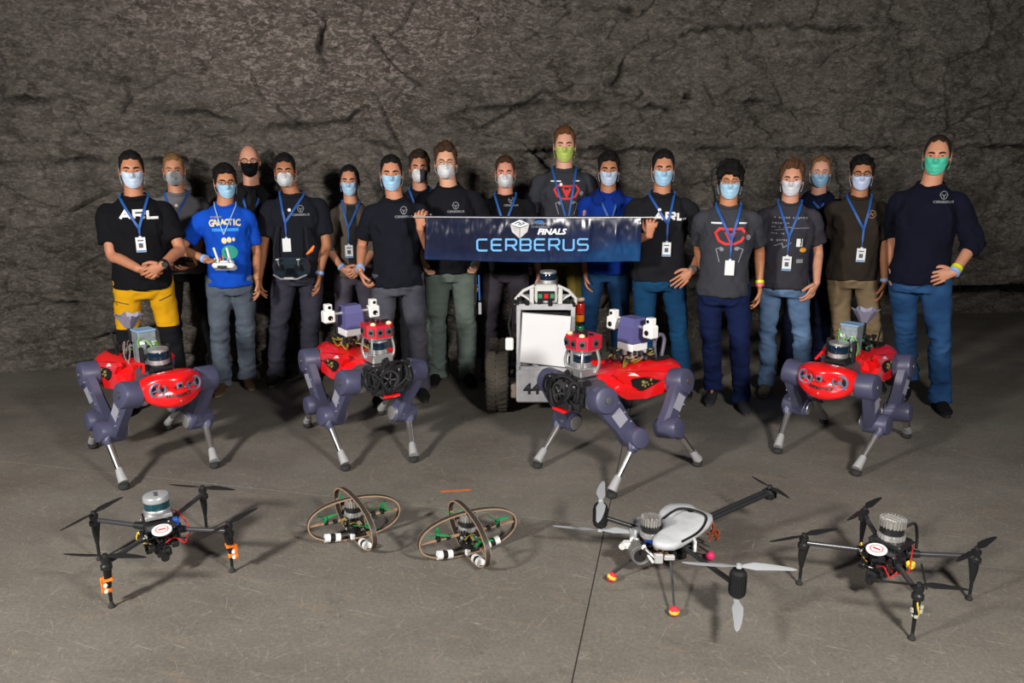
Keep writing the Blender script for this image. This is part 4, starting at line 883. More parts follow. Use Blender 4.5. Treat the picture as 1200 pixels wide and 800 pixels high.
# ------------------------------------------------------------------ banner
def banner():
    TL, TR, BL, BR = at(499, 252, 5.08), at(752.5, 253, 5.14), at(497, 304, 5.10), at(750, 306, 5.16)
    N, M_ = 150, 34; o = (BL+BR)/2; p = np.array([[i/N*3, j/M_*.6, 0] for j in range(M_+1) for i in range(N+1)])
    f1 = fbm(p, (7, 3, 1), 3, 4); f2 = fbm(p, (15, 6, 1), 2, 9); f3 = 1-np.abs(fbm(p, (9, 2.5, 1), 2, 14))*2; vs = []
    for j in range(M_+1):
        for i in range(N+1):
            u, v = i/N, j/M_; q = (TL.lerp(TR, u)).lerp(BL.lerp(BR, u), v); n = j*(N+1)+i; e = min(1, v*5)
            q = q+Vector((0, -1, 0))*(e*(.007*f1[n]+.003*f2[n]+.005*max(0, f3[n])*(.3+u*u)*1.3)+.010*math.sin(v*PI))-Vector((0, 0, .010*math.sin(u*PI)*(v+.3)))
            vs.append(q-o)
    nb = len(vs); vs += [v+Vector((0, .002, 0)) for v in vs]; fs = []
    for j in range(M_):
        for i in range(N): a = j*(N+1)+i; fs.append((a, a+1, a+N+2, a+N+1)); fs.append((nb+a, nb+a+N+1, nb+a+N+2, nb+a+1))
    bd = list(range(N+1))+[j*(N+1)+N for j in range(1, M_+1)]+[M_*(N+1)+i for i in range(N-1, -1, -1)]+[j*(N+1) for j in range(M_-1, 0, -1)]
    fs += [(a, b, b+nb, a+nb) for a, b in zip(bd, bd[1:]+bd[:1])]
    m = bpy.data.materials.new('vinyl_print'); m.use_nodes = True; nt = m.node_tree; b = nt.nodes['Principled BSDF']; b.inputs['Roughness'].default_value = .24; b.inputs['Specular IOR Level'].default_value = .6
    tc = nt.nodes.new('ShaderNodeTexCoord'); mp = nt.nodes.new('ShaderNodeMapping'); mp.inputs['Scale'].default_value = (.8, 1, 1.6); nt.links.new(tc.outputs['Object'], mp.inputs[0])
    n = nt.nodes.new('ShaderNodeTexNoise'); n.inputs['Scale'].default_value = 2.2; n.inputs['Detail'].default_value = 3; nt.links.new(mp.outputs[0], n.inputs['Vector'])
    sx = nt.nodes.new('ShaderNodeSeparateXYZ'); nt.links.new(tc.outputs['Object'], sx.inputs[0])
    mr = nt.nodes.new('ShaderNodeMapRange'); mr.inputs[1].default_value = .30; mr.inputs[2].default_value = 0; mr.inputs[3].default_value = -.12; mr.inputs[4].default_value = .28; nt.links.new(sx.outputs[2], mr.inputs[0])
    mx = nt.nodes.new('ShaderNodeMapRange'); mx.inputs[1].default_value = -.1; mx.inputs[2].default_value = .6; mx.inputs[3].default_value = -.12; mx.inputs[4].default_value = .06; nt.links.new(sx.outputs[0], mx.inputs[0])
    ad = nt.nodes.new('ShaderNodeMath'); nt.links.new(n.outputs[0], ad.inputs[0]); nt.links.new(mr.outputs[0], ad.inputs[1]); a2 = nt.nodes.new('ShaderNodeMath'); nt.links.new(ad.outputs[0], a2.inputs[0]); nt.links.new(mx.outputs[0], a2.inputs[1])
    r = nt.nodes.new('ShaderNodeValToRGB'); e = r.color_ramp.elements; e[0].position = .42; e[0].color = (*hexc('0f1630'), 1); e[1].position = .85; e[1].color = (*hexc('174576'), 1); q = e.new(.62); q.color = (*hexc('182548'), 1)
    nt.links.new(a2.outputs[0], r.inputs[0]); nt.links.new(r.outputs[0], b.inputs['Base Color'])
    root = thing('banner', 'long dark blue vinyl banner with light blue lettering held across the group', 'banner', o)
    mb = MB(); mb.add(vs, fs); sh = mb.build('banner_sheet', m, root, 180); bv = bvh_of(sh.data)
    P = lambda x, y: (lambda q: Vector((q.x, q.z)))(at(x, y, 5.12)-o)
    a = P(559.5, 293); b_ = P(571.5, 280); gw, gh = abs(b_.x-a.x), abs(b_.y-a.y); step = (P(677, 293).x-a.x)/7
    lb = mat('banner_letter_blue', hexc('6db4ee'), .35, spec=.5); wi = mat('banner_white', (.8, .82, .85), .35, spec=.5); gi = mat('banner_grey', (.25, .26, .3), .4)
    lay(glyphs('CERBERUS', a.x, a.y, gw*.98, gh, step-gw*.98, .0125), bv, .0022).build('lettering', lb, sh, 0, 'light blue lettering', recalc=False)
    c = P(646, 271.5); lay([text2('FINALS', .052, (c.x, c.y), 1.15, .0022, .25)], bv, .0022).build('finals_lettering', wi, sh, 0, recalc=False)
    c = P(633, 265.5); lay([text2('CHALLENGE', .020, (c.x, c.y), 1.1), text2('SUBTERRANEAN', .020, (c.x, c.y+.021), 1.15)], bv, .0022).build('small_lettering', gi, sh, 0, recalc=False)
    c = P(632, 259.8); lay([disc2((c.x, c.y), .030, .011)], bv, .0022).build('blue_mark', mat('banner_mark', hexc('1c63a8'), .4), sh, 0, recalc=False)
    c = P(609, 268); s = .062
    lay([([Vector((c.x+x*s, c.y+y*s)) for x, y in ((-1, .52), (0, .98), (1, .52), (0, .18))], [(0, 1, 2, 3)])], bv, .003).build('emblem_top', wi, sh, 0, recalc=False)
    lay([([Vector((c.x+x*s, c.y+y*s)) for x, y in ((-1, .46), (-.03, .10), (-.03, -.98), (-.82, -.28))], [(0, 1, 2, 3)]), ([Vector((c.x+x*s, c.y+y*s)) for x, y in ((1, .46), (.03, .10), (.03, -.98), (.82, -.28))], [(0, 1, 2, 3)])], bv, .003).build('emblem_sides', mat('banner_silver', (.50, .49, .49), .4, var=.2, vscale=20), sh, 0, recalc=False)
    lay([ribbon([(c.x-.55*s, c.y+.55*s), (c.x-.1*s, c.y+.75*s), (c.x+.1*s, c.y+.62*s), (c.x-.2*s, c.y+.45*s)], .006), ribbon([(c.x+.0*s, c.y+.4*s), (c.x+.5*s, c.y+.6*s), (c.x+.25*s, c.y+.72*s)], .006)], bv, .0045).build('emblem_pattern', gunprint, sh, 0, recalc=False)
    mb = MB(); q0, q1 = at(484, 254, 5.06)-o, at(770, 254.5, 5.12)-o; mb.tube([q0, q0.lerp(q1, .5)+Vector((0, 0, -.004)), q1], .0045, 8); mb.build('top_rod', alu, root)
banner()

# ------------------------------------------------------------------ handheld controllers
def controllers():
    F = FIG['p3']; c = at(263, 312, 5.57-.285)
    r = thing('remote_controller', 'white remote controller with two antennas in the hand of the person in blue T-shirt', 'controller', c)
    m = MB(); m.box((0, 0, 0), (.155, .075, .038), .012, Matrix.Rotation(R(-30), 3, 'X')); m.box((0, .02, .028), (.12, .03, .02), .006); m.build('housing', white, r)
    for s in (-1, 1):
        m = MB(); m.tube([(s*.045, -.03, .03), (s*.045, -.038, .055)], .005, 8); m.ball((s*.045, -.04, .058), .009, 10, 6); m.build('joystick', alu, r)
    for x0, x1 in ((-.045, -.075), (.035, .015)):
        m = MB(); m.tube([(x0, .025, .02), (x1, .030, .125)], .008, 10); m.build('antenna', white, r)
    m = MB(); m.box((0, -.045, .002), (.06, .012, .018), .002, Matrix.Rotation(R(-30), 3, 'X')); m.build('front_panel', gunprint, r)
    c = at(341, 318, 5.84-.25); r = thing('remote_controller', 'dark grey remote controller tray hanging at the waist below a white badge', 'controller', c)
    dk = mat('tray_dark', hexc('23303a'), .4); m = MB(); pl = [(-.13, -.02), (-.125, .05), (-.09, .075), (.09, .075), (.125, .05), (.13, -.02), (.10, -.055), (0, -.075), (-.10, -.055)]
    m.prism(pl, (0, 0, 0), (1, 0, 0), (0, -.55, .83), (0, .83, .55), .07); m.build('tray', dk, r)
    m = MB(); m.tube([(-.12, -.03, -.02), (-.06, -.062, -.045), (.06, -.062, -.045), (.12, -.03, -.02)], .007, 8); m.build('handrail', alu, r)
    for s in (-1, 1):
        m = MB(); m.cyl((s*.07, -.03, .03), (s*.07, -.048, .055), .026, .022, 16); m.build('dial', black, r)
        m = MB(); m.tube([(s*.07, -.048, .05), (s*.075, -.06, .095)], .005, 8); m.tube([(s*.075-.012, -.06, .095), (s*.075+.012, -.06, .098)], .006, 8); m.build('joystick', alu, r)
    m = MB(); m.box((0, -.035, .0), (.05, .01, .06), .003, Matrix.Rotation(R(-30), 3, 'X')); m.build('screen', lens, r)
    m = MB(); m.box((0, -.062, -.043), (.07, .006, .016), .001); m.build('label_plate', white, r)
    m = MB(); m.tube([(-.12, .02, .04), (-.13, .05, .16), (-.10, .09, .32)], .007, 6); m.build('strap', matte, r); m = MB(); m.tube([(.12, .02, .04), (.12, .05, .16), (.10, .09, .32)], .007, 6); m.build('strap', matte, r)
    c = at(213, 306, 6.0-.27); r = thing('remote_controller', 'black remote controller held low by the person in grey T-shirt, in shadow', 'controller', c)
    m = MB(); m.box((0, 0, 0), (.17, .08, .045), .014, Matrix.Rotation(R(-30), 3, 'X')); m.build('housing', black, r)
    for s in (-1, 1): m = MB(); m.tube([(s*.045, -.03, .02), (s*.045, -.042, .055)], .005, 8); m.ball((s*.045, -.042, .058), .008, 10, 6); m.build('joystick', dalu, r)
controllers()

# ------------------------------------------------------------------ small builders for machines
def clutter(mb, c, d, n, seed, s0=.012, s1=.035):
    rn = random.Random(seed)
    for i in range(n):
        p = [c[q]+(rn.random()-.5)*d[q] for q in range(3)]; z = [s0+(s1-s0)*rn.random() for _ in range(3)]; mb.box(p, z, .002, Matrix.Rotation(rn.random()*.5, 3, 'Z'))
def wires(mb, pts0, pts1, n, r, sag, seed):
    rn = random.Random(seed)
    for i in range(n):
        a = Vector(rn.choice(pts0)); b = Vector(rn.choice(pts1)); a = a+Vector([(rn.random()-.5)*.03 for _ in range(3)]); b = b+Vector([(rn.random()-.5)*.03 for _ in range(3)])
        m = (a+b)/2+Vector([(rn.random()-.5)*sag for _ in range(3)]); P, v = spline([a, a.lerp(m, .5)+Vector((0, 0, sag*.3)), m, b], [r]*4, 4); mb.tube(P, r, 5)
def lidar(parent, c, r=.052, h=.075, style='puck', M=None):
    """spinning laser scanner: body with window and cap as sub-parts"""
    m = MB(); m.M = M; x, y, z = c
    if style == 'puck':
        m.lathe([(r*.9, 0), (r, .004), (r, h*.30), (r*.97, h*.32)], c, n=28); o = m.build('lidar', alu, parent)
        m = MB(); m.M = M; m.lathe([(r*.96, h*.30), (r*.98, h*.34), (r*.98, h*.80), (r*.96, h*.82)], c, n=28); m.build('lidar_window', blueglass if M is None or True else blueglass, o)
        m = MB(); m.M = M; m.lathe([(r*.97, h*.81), (r, h*.83), (r, h*.95), (r*.92, h), (r*.2, h*1.01)], c, n=28); m.build('lidar_cap', alu, o)
    elif style == 'teal':
        m.lathe([(r, 0), (r*1.02, .004), (r*1.02, h*.20), (r*.98, h*.24)], c, n=32); o = m.build('lidar', alu, parent)
        m = MB(); m.lathe([(r*.97, h*.22), (r*.98, h*.26), (r*.98, h*.62), (r*.97, h*.66)], c, n=32); m.build('lidar_window', tealglass, o)
        m = MB(); m.lathe([(r*.98, h*.65), (r*1.02, h*.68), (r*1.02, h*.90), (r*.96, h*.97), (r*.85, h), (r*.2, h)], c, n=32); m.build('lidar_cap', mat('pale_cap', (.36, .38, .40), .35, .3), o)
        m = MB(); 
        for q in (-.016, .0, .016): m.box((x+q, y, z+h+.0005), (.010, .016, .001))
        m.build('cap_marks', gunprint, o)
    else:                                               # finned
        m.lathe([(r, 0), (r, h*.26), (r*.9, h*.28)], c, n=28); o = m.build('lidar', alu, parent)
        m = MB(); m.lathe([(r*.92, h*.26), (r*.92, h*.62)], c, n=28); m.build('lidar_window', black, o)
        m = MB(); m.lathe([(r*.86, h*.60), (r*.86, h*.93), (r*.8, h*.94)], c, n=24)
        for k in range(22):
            a = 2*PI*k/22; m.box((x+math.cos(a)*r*.9, y+math.sin(a)*r*.9, z+h*.80), (r*.22, r*.09, h*.38), 0, Matrix.Rotation(a, 3, 'Z'))
        for k in (-1, 0, 1): m.box((x+k*r*.42, y, z+h*.97), (r*.14, r*1.3, h*.08))
        m.build('cooling_fins', mat('fin_alu', (.5, .49, .47), .45, .7), o)
        m = MB()
        for k in range(20):
            a = 2*PI*k/20; m.box((x+math.cos(a)*r*1.0, y+math.sin(a)*r*1.0, z+h*.13), (r*.12, r*.12, h*.20), 0, Matrix.Rotation(a, 3, 'Z'))
        m.build('base_ribs', mat('fin_alu', (.5, .49, .47), .45, .7), o)
    return o

# ------------------------------------------------------------------ four-legged robots
def quad(label, FL, FR, RL, RR, var, hz=.50, pitch=0, shift=(0, 0), hlen=.30, dyaw=0):
    G = [gnd(*q) for q in (FL, FR, RL, RR)]; fwd = ((G[0]+G[1])-(G[2]+G[3])); yaw = math.atan2(fwd.y, fwd.x)+R(dyaw); c = sum(G, Vector())/4
    root = thing('legged_robot', label, 'robot', (c.x, c.y, 0), yaw, 'four-legged robots')
    iv = Matrix.Rotation(-yaw, 4, 'Z') @ Matrix.Translation((-c.x, -c.y, 0)); G = [iv @ g for g in G]
    ox, oy = shift; bz = hz+.01
    m = MB(); m.box((ox, oy, bz), (.62, .17, .13), .02)
    for sx in (-1, 1):
        for sy in (-1, 1): m.cyl((ox+sx*.20, oy+sy*.095, bz-.005), (ox+sx*.345, oy+sy*.095, bz-.005), .062, .062, 20)
    m.box((ox, oy, bz-.075), (.40, .14, .05), .012); m.build('torso_frame', mat('frame_grey', (.10, .10, .125), .4, .4), root)
    # red hull
    def hull(x0, x1, name, top=.095, wid=.158, front_cut=False):
        m = MB(); rg = []; n = 26; K = 11
        for i in range(K):
            t = i/(K-1); x = x0+(x1-x0)*t; e = (1-(1-min(1, t*3.0))**2)**.5 if t < .34 else 1-.10*max(0, t-.6)
            wv = wid*(.45+.55*e)*(1 if t < .75 else 1-.12*(t-.75)*4); zt = top*(.45+.55*e); zb = .085*(.5+.5*e)
            ring = []
            for k in range(n):
                a = 2*PI*k/n; cc, ss = math.cos(a), math.sin(a); sg = lambda v, p_: math.copysign(abs(v)**p_, v)
                ring.append(Vector((x, oy+wv*sg(cc, .72), bz+.005+(zt if ss > 0 else zb)*sg(ss, .72)*(1-.18*abs(cc)))))
            rg.append(ring)
        m.loft(rg); return m.build(name, redp, root, 50)
    h_ = hull(ox-.50, ox+.06, 'red_hull') if var == 'shell' else hull(ox-.47, ox+.20, 'red_hull', .088, .155)
    for s in (-1, 1):
        xs = ox-.20 if var == 'shell' else ox-.08; U = (1, 0, 0); V = (0, 0, 1); Nn = (0, s, 0)
        m = MB(); m.prism([(-.15, -.035), (-.11, .000), (.02, .040), (.11, .045), (.10, .0), (.02, -.040)], (xs, oy+s*.140, bz), U, V, Nn, .019); m.build('side_slot', matte, h_, 0)
        m = MB(); m.prism([(-.26, -.02), (-.20, .035), (-.02, .068), (.12, .088), (.19, .100), (.23, .085), (.17, .030), (.11, .050), (.0, .042), (-.12, .002)], (xs, oy+s*.132, bz), U, V, Nn, .034); m.build('upper_panel', redp, h_, 0)
        m = MB(); m.prism([(-.26, -.025), (-.12, -.006), (.03, -.042), (.13, -.004), (.19, .02), (.22, -.02), (.15, -.065), (.0, -.088), (-.20, -.075)], (xs, oy+s*.132, bz), U, V, Nn, .034); m.build('lower_panel', redp, h_, 0)
        m = MB(); clutter(m, (xs, oy+s*.160, bz+.002), (.14, .004, .03), 9, 5, .007, .016); m.build('slot_connectors', mat('connector_olive', (.25, .22, .05), .5), h_)
        m = MB(); m.prism([(.06, .055), (.15, .075), (.12, .082), (.155, .092), (.10, .080)], (xs, oy+s*.166, bz), U, V, Nn, .0015); m.build('white_arrow', white, h_, 0)
    m = MB(); m.box((ox-.30, oy, bz+.095), (.12, .16, .02), .006); m.build('rear_deck', matte, root)
    # legs
    for sx, sy, g in ((1, 1, G[0]), (1, -1, G[1]), (-1, 1, G[2]), (-1, -1, G[3])):
        ly = oy+sy*.215; H = Vector((ox+sx*hlen, ly, hz)); an = Vector((g.x, g.y, .045)); kn, an2 = ik(H, an, .285, .31, Vector((-sx, sy*.12, 0)))
        lat = Vector((0, sy, 0)); tilt = (kn-H).normalized(); lat = (lat-tilt*lat.dot(tilt)).normalized()
        m = MB(); m.lathe([(.062, -.060), (.075, -.046), (.075, .036), (.069, .050), (.052, .056)], H, lat, 28); hd = m.build('hip_drive', purple, root)
        m = MB(); m.lathe([(.056, -.095), (.064, -.092), (.064, -.060), (.056, -.058)], H, lat, 28); m.build('hip_collar', alu, hd)
        m = MB(); m.lathe([(.020, .058), (.020, .064), (.005, .065)], H, lat, 16); m.build('hip_cap', dalu, hd)
        m = MB(); a = H+lat*.026; b = kn-lat*.038; d = (b-a).normalized(); fx = d.cross(lat).normalized(); rg = []
        for t, wd_, th_ in ((-.10, .030, .024), (-.02, .066, .036), (.30, .066, .036), (.60, .056, .036), (.98, .058, .042), (1.16, .034, .026)):
            cc = a.lerp(b, t)-lat*.012*(1-t) ; rg.append([cc+fx*wd_*x_+lat*th_*y_ for x_, y_ in ((-1, -.6), (-.6, -1), (.6, -1), (1, -.6), (1, .6), (.6, 1), (-.6, 1), (-1, .6))])
        m.loft(rg); th = m.build('thigh', purple, root, 30)
        m = MB(); rg = []
        for t in (.30, .62): cc = a.lerp(b, t)-lat*.012*(1-t)+lat*.0345; rg.append([cc+fx*.034*x_+lat*.002*y_ for x_, y_ in ((-1, -1), (1, -1), (1, 1), (-1, 1))])
        m.loft(rg); m.build('thigh_plate', mat('pale_lilac_plate', hexc('a9a9b8'), .4, .2), th)
        m = MB()
        for t in (.2, .45, .7): cc = a.lerp(b, t)-fx*.040+lat*.02; m.cyl(cc, cc+lat*.016, .005, .005, 8)
        m.build('bolts', alu, th)['kind'] = 'stuff'
        m = MB(); m.lathe([(.046, -.085), (.057, -.075), (.060, -.020), (.060, .046), (.053, .064), (.030, .070)], kn, lat, 24); kd = m.build('knee_drive', purple, root)
        m = MB(); m.lathe([(.036, -.092), (.042, -.090), (.042, -.084)], kn, lat, 20); m.build('drive_cap', alu, kd)
        sd = (an-kn).normalized(); q = kn+lat*.026; m = MB()
        e = an+sd*.0; m.tube([q+sd*.03, q+sd*.066, q.lerp(e, .27)], [(.046, .030), (.034, .026), (.021, .020)], 14, up=fx); m.build('knee_link', purple, root)
        m = MB(); m.tube([q.lerp(e, .10), q.lerp(e, .86)], [.021, .016], 14); sk = m.build('shank', mat('shank_silver', (.62, .60, .58), .28, .9), root)
        m = MB(); m.tube([q.lerp(e, .18)+lat*.015-fx*.010, q.lerp(e, .78)+lat*.013-fx*.008], .006, 6); m.build('shank_cable', matte, sk)
        m = MB(); m.tube([q.lerp(e, .74), q.lerp(e, .80), q.lerp(e, .97), e+sd*.004], [.018, .021, .026, .027], 18); m.build('foot_boot', greyf, sk)
        m = MB(); m.lathe([(.010, 0), (.022, .003), (.029, .012), (.029, .026), (.026, .034)], (e.x, e.y, .0), (0, 0, 1), 18); m.build('foot_pad', rubber, sk)
    bt = bz
    if var == 'shell':
        # front red shell: stadium with a bulge, two fans
        fx0 = ox+.335; rg = []; n = 32
        for dx, sc in ((-.01, .86), (.0, .97), (.02, 1.0), (.055, .985), (.085, .93), (.105, .82), (.115, .6), (.118, .25)):
            ring = []
            for k in range(n):
                a = 2*PI*k/n; cc, ss = math.cos(a), math.sin(a); y = .172*math.copysign(abs(cc)**.72, cc); z = (.088 if ss > 0 else .118*(1-.22*abs(cc)))*math.copysign(abs(ss)**.82, ss)
                ring.append(Vector((fx0+dx-.05*(y/.172)**2, oy+y*sc, bt+.005+z*sc)))
            rg.append(ring)
        m = MB(); m.loft(rg); fs = m.build('front_shell', redp, root, 60); bvf = bvh_of(fs.data)
        def fpt(y, z, off=.002):
            h = bvf.ray_cast(Vector((2, oy+y, bt+z)), Vector((-1, 0, 0))); return Vector((h[0].x+off, oy+y, bt+z)), h[1]
        for s in (-1, 1):
            p, nn = fpt(s*.098, .012); nn = (nn+Vector((.8, s*.15, 0))).normalized(); fr = mat('fan_ring_grey', hexc('6c6e84'), .4)
            m = MB(); m.lathe([(.044, -.012), (.046, .004), (.040, .010), (.034, .008), (.033, -.004)], p, nn, 28, cap=False); fo = m.build('fan_ring', fr, root)
            m = MB(); m.lathe([(.035, -.01), (.035, -.002), (.001, -.002)], p, nn, 24); m.build('fan_opening', matte, fo)
            u = nn.orthogonal().normalized(); v = nn.cross(u)
            for k in range(3):
                a = 2*PI*k/3+.5; m = MB(); m.tube([p+nn*.004, p+nn*.005+(u*math.cos(a)+v*math.sin(a))*.036], [.0045, .003], 8); m.build('fan_spoke', fr, fo)
            m = MB(); m.lathe([(.012, 0), (.012, .008), (.001, .009)], p, nn, 14); m.build('fan_hub', fr, fo)
        p, nn = fpt(.0, .028); m = MB(); m.box(p, (.012, .034, .034), .004); co = m.build('front_camera', mat('fan_ring_grey', (.2, .2, .3), .4), root); m = MB(); m.lathe([(.010, 0), (.010, .004), (.001, .004)], p+Vector((.006, 0, 0)), (1, 0, 0), 14); m.build('camera_lens', lens, co)
        vs_, f_ = text2('ANYBOTICS', .022, (0, -.030), 1.15, .0012); out = []
        for v in vs_: q, _ = fpt(v.x, v.y, .006); out.append(q)
        m = MB(); m.add(out, f_); m.build('shell_lettering', gunprint, fs, 0, recalc=False)
        for y_, z_ in ((-.05, .0), (.05, .0), (-.13, -.02), (.13, -.02), (0, -.06)):
            p, _ = fpt(y_, z_, 0); m = MB(); m.lathe([(.005, 0), (.005, .003), (.001, .003)], p, (1, 0, 0), 10); m.build('screw', alu, fs)
        # mast electronics, scanner, antenna
        m = MB(); m.box((ox+.03, oy-.0, bt+.17), (.10, .10, .20), .004); bx_ = m.build('computer_box', mat('box_steel_blue', hexc('8a949c'), .45, .4, var=.25, vscale=30), root)
        m = MB(); m.box((ox+.03, oy, bt+.274), (.105, .105, .010), .002); m.build('box_lid', mat('lid_blue', hexc('7fa3c4'), .5), bx_)
        for k, (y_, z_) in enumerate(((-.04, .21), (-.0, .18), (.04, .20), (-.02, .13), (.03, .13))):
            m = MB(); m.box((ox+.083, oy+y_*.8, bt+z_), (.006, .028, .022), .001); m.build('port', gunprint if k % 2 else white, bx_)
        m = MB(); wires(m, [(ox+.10, oy-.05, bt+.24), (ox+.10, oy+.03, bt+.22)], [(ox+.10, oy-.02, bt+.10), (ox+.12, oy+.05, bt+.1)], 5, .004, .05, 3); m.build('green_cables', mat('cable_green', hexc('6fb04a'), .5), bx_)
        m = MB(); wires(m, [(ox+.03, oy-.08, bt+.22), (ox-.02, oy-.08, bt+.2)], [(ox+.02, oy-.09, bt+.08), (ox-.1, oy-.06, bt+.08)], 5, .0025, .05, 8); m.build('pale_cables', mat('cable_pale', (.28, .22, .22), .5), bx_)
        m = MB(); clutter(m, (ox-.14, oy, bt+.13), (.14, .13, .09), 34, 11); el = m.build('electronics', matte, root); el['kind'] = 'stuff'
        m = MB(); clutter(m, (ox-.13, oy, bt+.15), (.12, .14, .08), 12, 12, .01, .022); el = m.build('connectors', mat('pcb_green', (.03, .22, .10), .5), root); el['kind'] = 'stuff'
        m = MB(); clutter(m, (ox-.10, oy, bt+.15), (.18, .16, .10), 10, 14, .01, .02); el = m.build('metal_brackets', alu, root); el['kind'] = 'stuff'
        # crown antenna
        cx = ox-.17; m = MB(); m.tube([(cx, oy, bt+.10), (cx, oy, bt+.26)], .014, 12)
        m.lathe([(.018, .25), (.030, .27)], (cx, oy, bt)); an_ = m.build('antenna_mast', matte, root)
        for k in range(6):
            a = 2*PI*k/6+.3; u = Vector((math.cos(a), math.sin(a), 0)); v = Vector((-u.y, u.x, 0)); b0 = Vector((cx, oy, bt+.255)); w0, w1 = .016, .036
            A = [b0+u*.020-v*w0, b0+u*.020+v*w0, b0+u*.070+v*w1+Vector((0, 0, .085)), b0+u*.064+Vector((0, 0, .070)), b0+u*.070-v*w1+Vector((0, 0, .085))]
            m = MB(); m.add(A+[p+u*.004 for p in A], [(0, 1, 2, 3, 4), (9, 8, 7, 6, 5)]+[(i, (i+1) % 5, (i+1) % 5+5, i+5) for i in range(5)]); m.build('antenna_petal', mat('petal_grey', hexc('8e8ea4'), .45, .3), an_, 0)
        for y_ in (-.07, .07): m = MB(); m.tube([(ox-.21, oy+y_, bt+.08), (ox-.235, oy+y_*1.2, bt+.24)], .005, 8); m.build('rod_antenna', matte, root)
        m = MB(); m.box((ox+.20, oy, bt+.085), (.12, .13, .02), .004); m.cyl((ox+.21, oy, bt+.09), (ox+.21, oy, bt+.105), .05, .048, 20); m.build('scanner_base', matte, root)
        lidar(root, (ox+.21, oy, bt+.105), .056, .092)
        for y_ in (-.075, .075): m = MB(); m.box((ox+.17, oy+y_, bt+.14), (.03, .018, .13), .003); m.build('side_post', matte, root)
        m = MB(); m.tube([(ox+.26, oy-.11, bt+.08), (ox+.22, oy-.09, bt+.12), (ox+.12, oy-.10, bt+.11)], .008, 8); m.build('red_cable', redp, root)
    else:
        # bare front: machinery around a round opening
        gm = mat('machined_dark', (.035, .035, .04), .38, .5); fx0 = ox+.36
        m = MB(); m.box((ox+.33, oy, bt), (.10, .25, .15), .02); m.box((ox+.37, oy, bt-.07), (.10, .18, .04), .01); m.build('front_block', gm, root)
        m = MB(); m.lathe([(.062, .0), (.066, .03), (.060, .045), (.048, .045), (.046, .01)], (ox+.375, oy-.01, bt-.005), (1, 0, 0), 28, cap=False); fo = m.build('fan_ring', mat('ring_dark', (.09, .09, .10), .3, .6), root)
        m = MB(); m.lathe([(.050, .0), (.05, .02), (.002, .022)], (ox+.375, oy-.01, bt-.005), (1, 0, 0), 24); m.build('fan_opening', lens, fo)
        for k in range(5):
            a = 2*PI*k/5; m = MB(); m.box((ox+.41, oy-.01+math.cos(a)*.024, bt-.005+math.sin(a)*.024), (.004, .036, .010), .001, Matrix.Rotation(a, 3, 'X')); m.build('fan_blade', dalu, fo)
        m = MB(); wires(m, [(fx0+.03, oy-.13, bt+.05), (fx0+.02, oy+.12, bt+.06), (fx0+.03, oy, bt+.08)], [(fx0+.03, oy+.1, bt-.06), (fx0+.04, oy-.1, bt-.07), (fx0+.04, oy-.02, bt-.09)], 26, .0085, .12, 21+len(label)); q = m.build('loose_cables', matte, root); q['kind'] = 'stuff'
        m = MB(); clutter(m, (fx0+.02, oy, bt+.0), (.05, .26, .16), 34, 22, .012, .04); q = m.build('machinery', gm, root); q['kind'] = 'stuff'
        m = MB(); clutter(m, (fx0+.04, oy, bt-.0), (.04, .26, .15), 10, 23, .006, .014); q = m.build('screws', alu, root); q['kind'] = 'stuff'
        m = MB(); m.box((fx0+.0, oy, bt-.10), (.14, .10, .016), .004); m.build('red_belly_plate', redp, root)
        # scanner with brackets and red camera head
        sx_ = ox+.26; m = MB(); m.box((sx_, oy, bt+.10), (.13, .13, .05), .006); m.build('scanner_base', alu, root); lidar(root, (sx_, oy, bt+.125), .054, .085)
        for dx, dy in ((.055, .062), (.055, -.062), (-.05, .068), (-.05, -.068)):
            P, v = spline([(sx_+dx*.8, oy+dy, bt+.09), (sx_+dx*1.15, oy+dy*1.15, bt+.15), (sx_+dx*.9, oy+dy, bt+.22)], [.0]*3, 4); m = MB(); m.tube(P, (.012, .007), 4, up=(0, 1, 0)) if 0 else m.tube(P, [(.010, .006)]*len(P), 8, up=(1, 0, 0)); m.build('bracket', alu, root)
        m = MB(); m.box((sx_, oy, bt+.222), (.13, .14, .016), .004); m.build('bracket_top', alu, root)
        hd_ = bt+.265; pr = [(-.075, -.072), (.035, -.085), (.085, -.045), (.085, .045), (.035, .085), (-.075, .072)]; m = MB(); m.prism(pr, (sx_, oy, hd_-.036), (1, 0, 0), (0, 1, 0), (0, 0, 1), .075); rc = m.build('camera_head', mat('red_camera_head', hexc('c81830'), .4, coat=.2), root, 0)
        for (x_, y_, n_) in ((.086, -.028, (1, 0, 0)), (.086, .028, (1, 0, 0)), (.062, -.067, (.62, -.78, 0)), (.062, .067, (.62, .78, 0)), (-.02, -.081, (0.1, -1, 0)), (-.02, .081, (.1, 1, 0))):
            n_ = Vector(n_).normalized(); p = Vector((sx_+x_, oy+y_, hd_)); m = MB(); u = Vector((-n_.y, n_.x, 0)); m.prism([(-.017, -.020), (.017, -.020), (.017, .016), (.012, .022), (-.012, .022), (-.017, .016)], p, u, (0, 0, 1), n_, .006); f_ = m.build('camera_frame', dalu, rc, 0)
            m = MB(); m.lathe([(.011, .005), (.011, .010), (.002, .010)], p, n_, 16); m.build('camera_lens', lens, f_)
        for y_ in (-.05, .05): m = MB(); m.lathe([(.016, 0), (.016, .010), (.006, .016)], (sx_+.05, oy+y_, hd_+.038), (0, 0, 1), 14); m.build('led_lamp', mat('warm_led', (.9, .75, .45), .3), rc)
        m = MB(); clutter(m, (sx_-.01, oy, hd_+.045), (.10, .10, .01), 9, 31, .012, .025); q = m.build('head_electronics', matte, rc); q['kind'] = 'stuff'
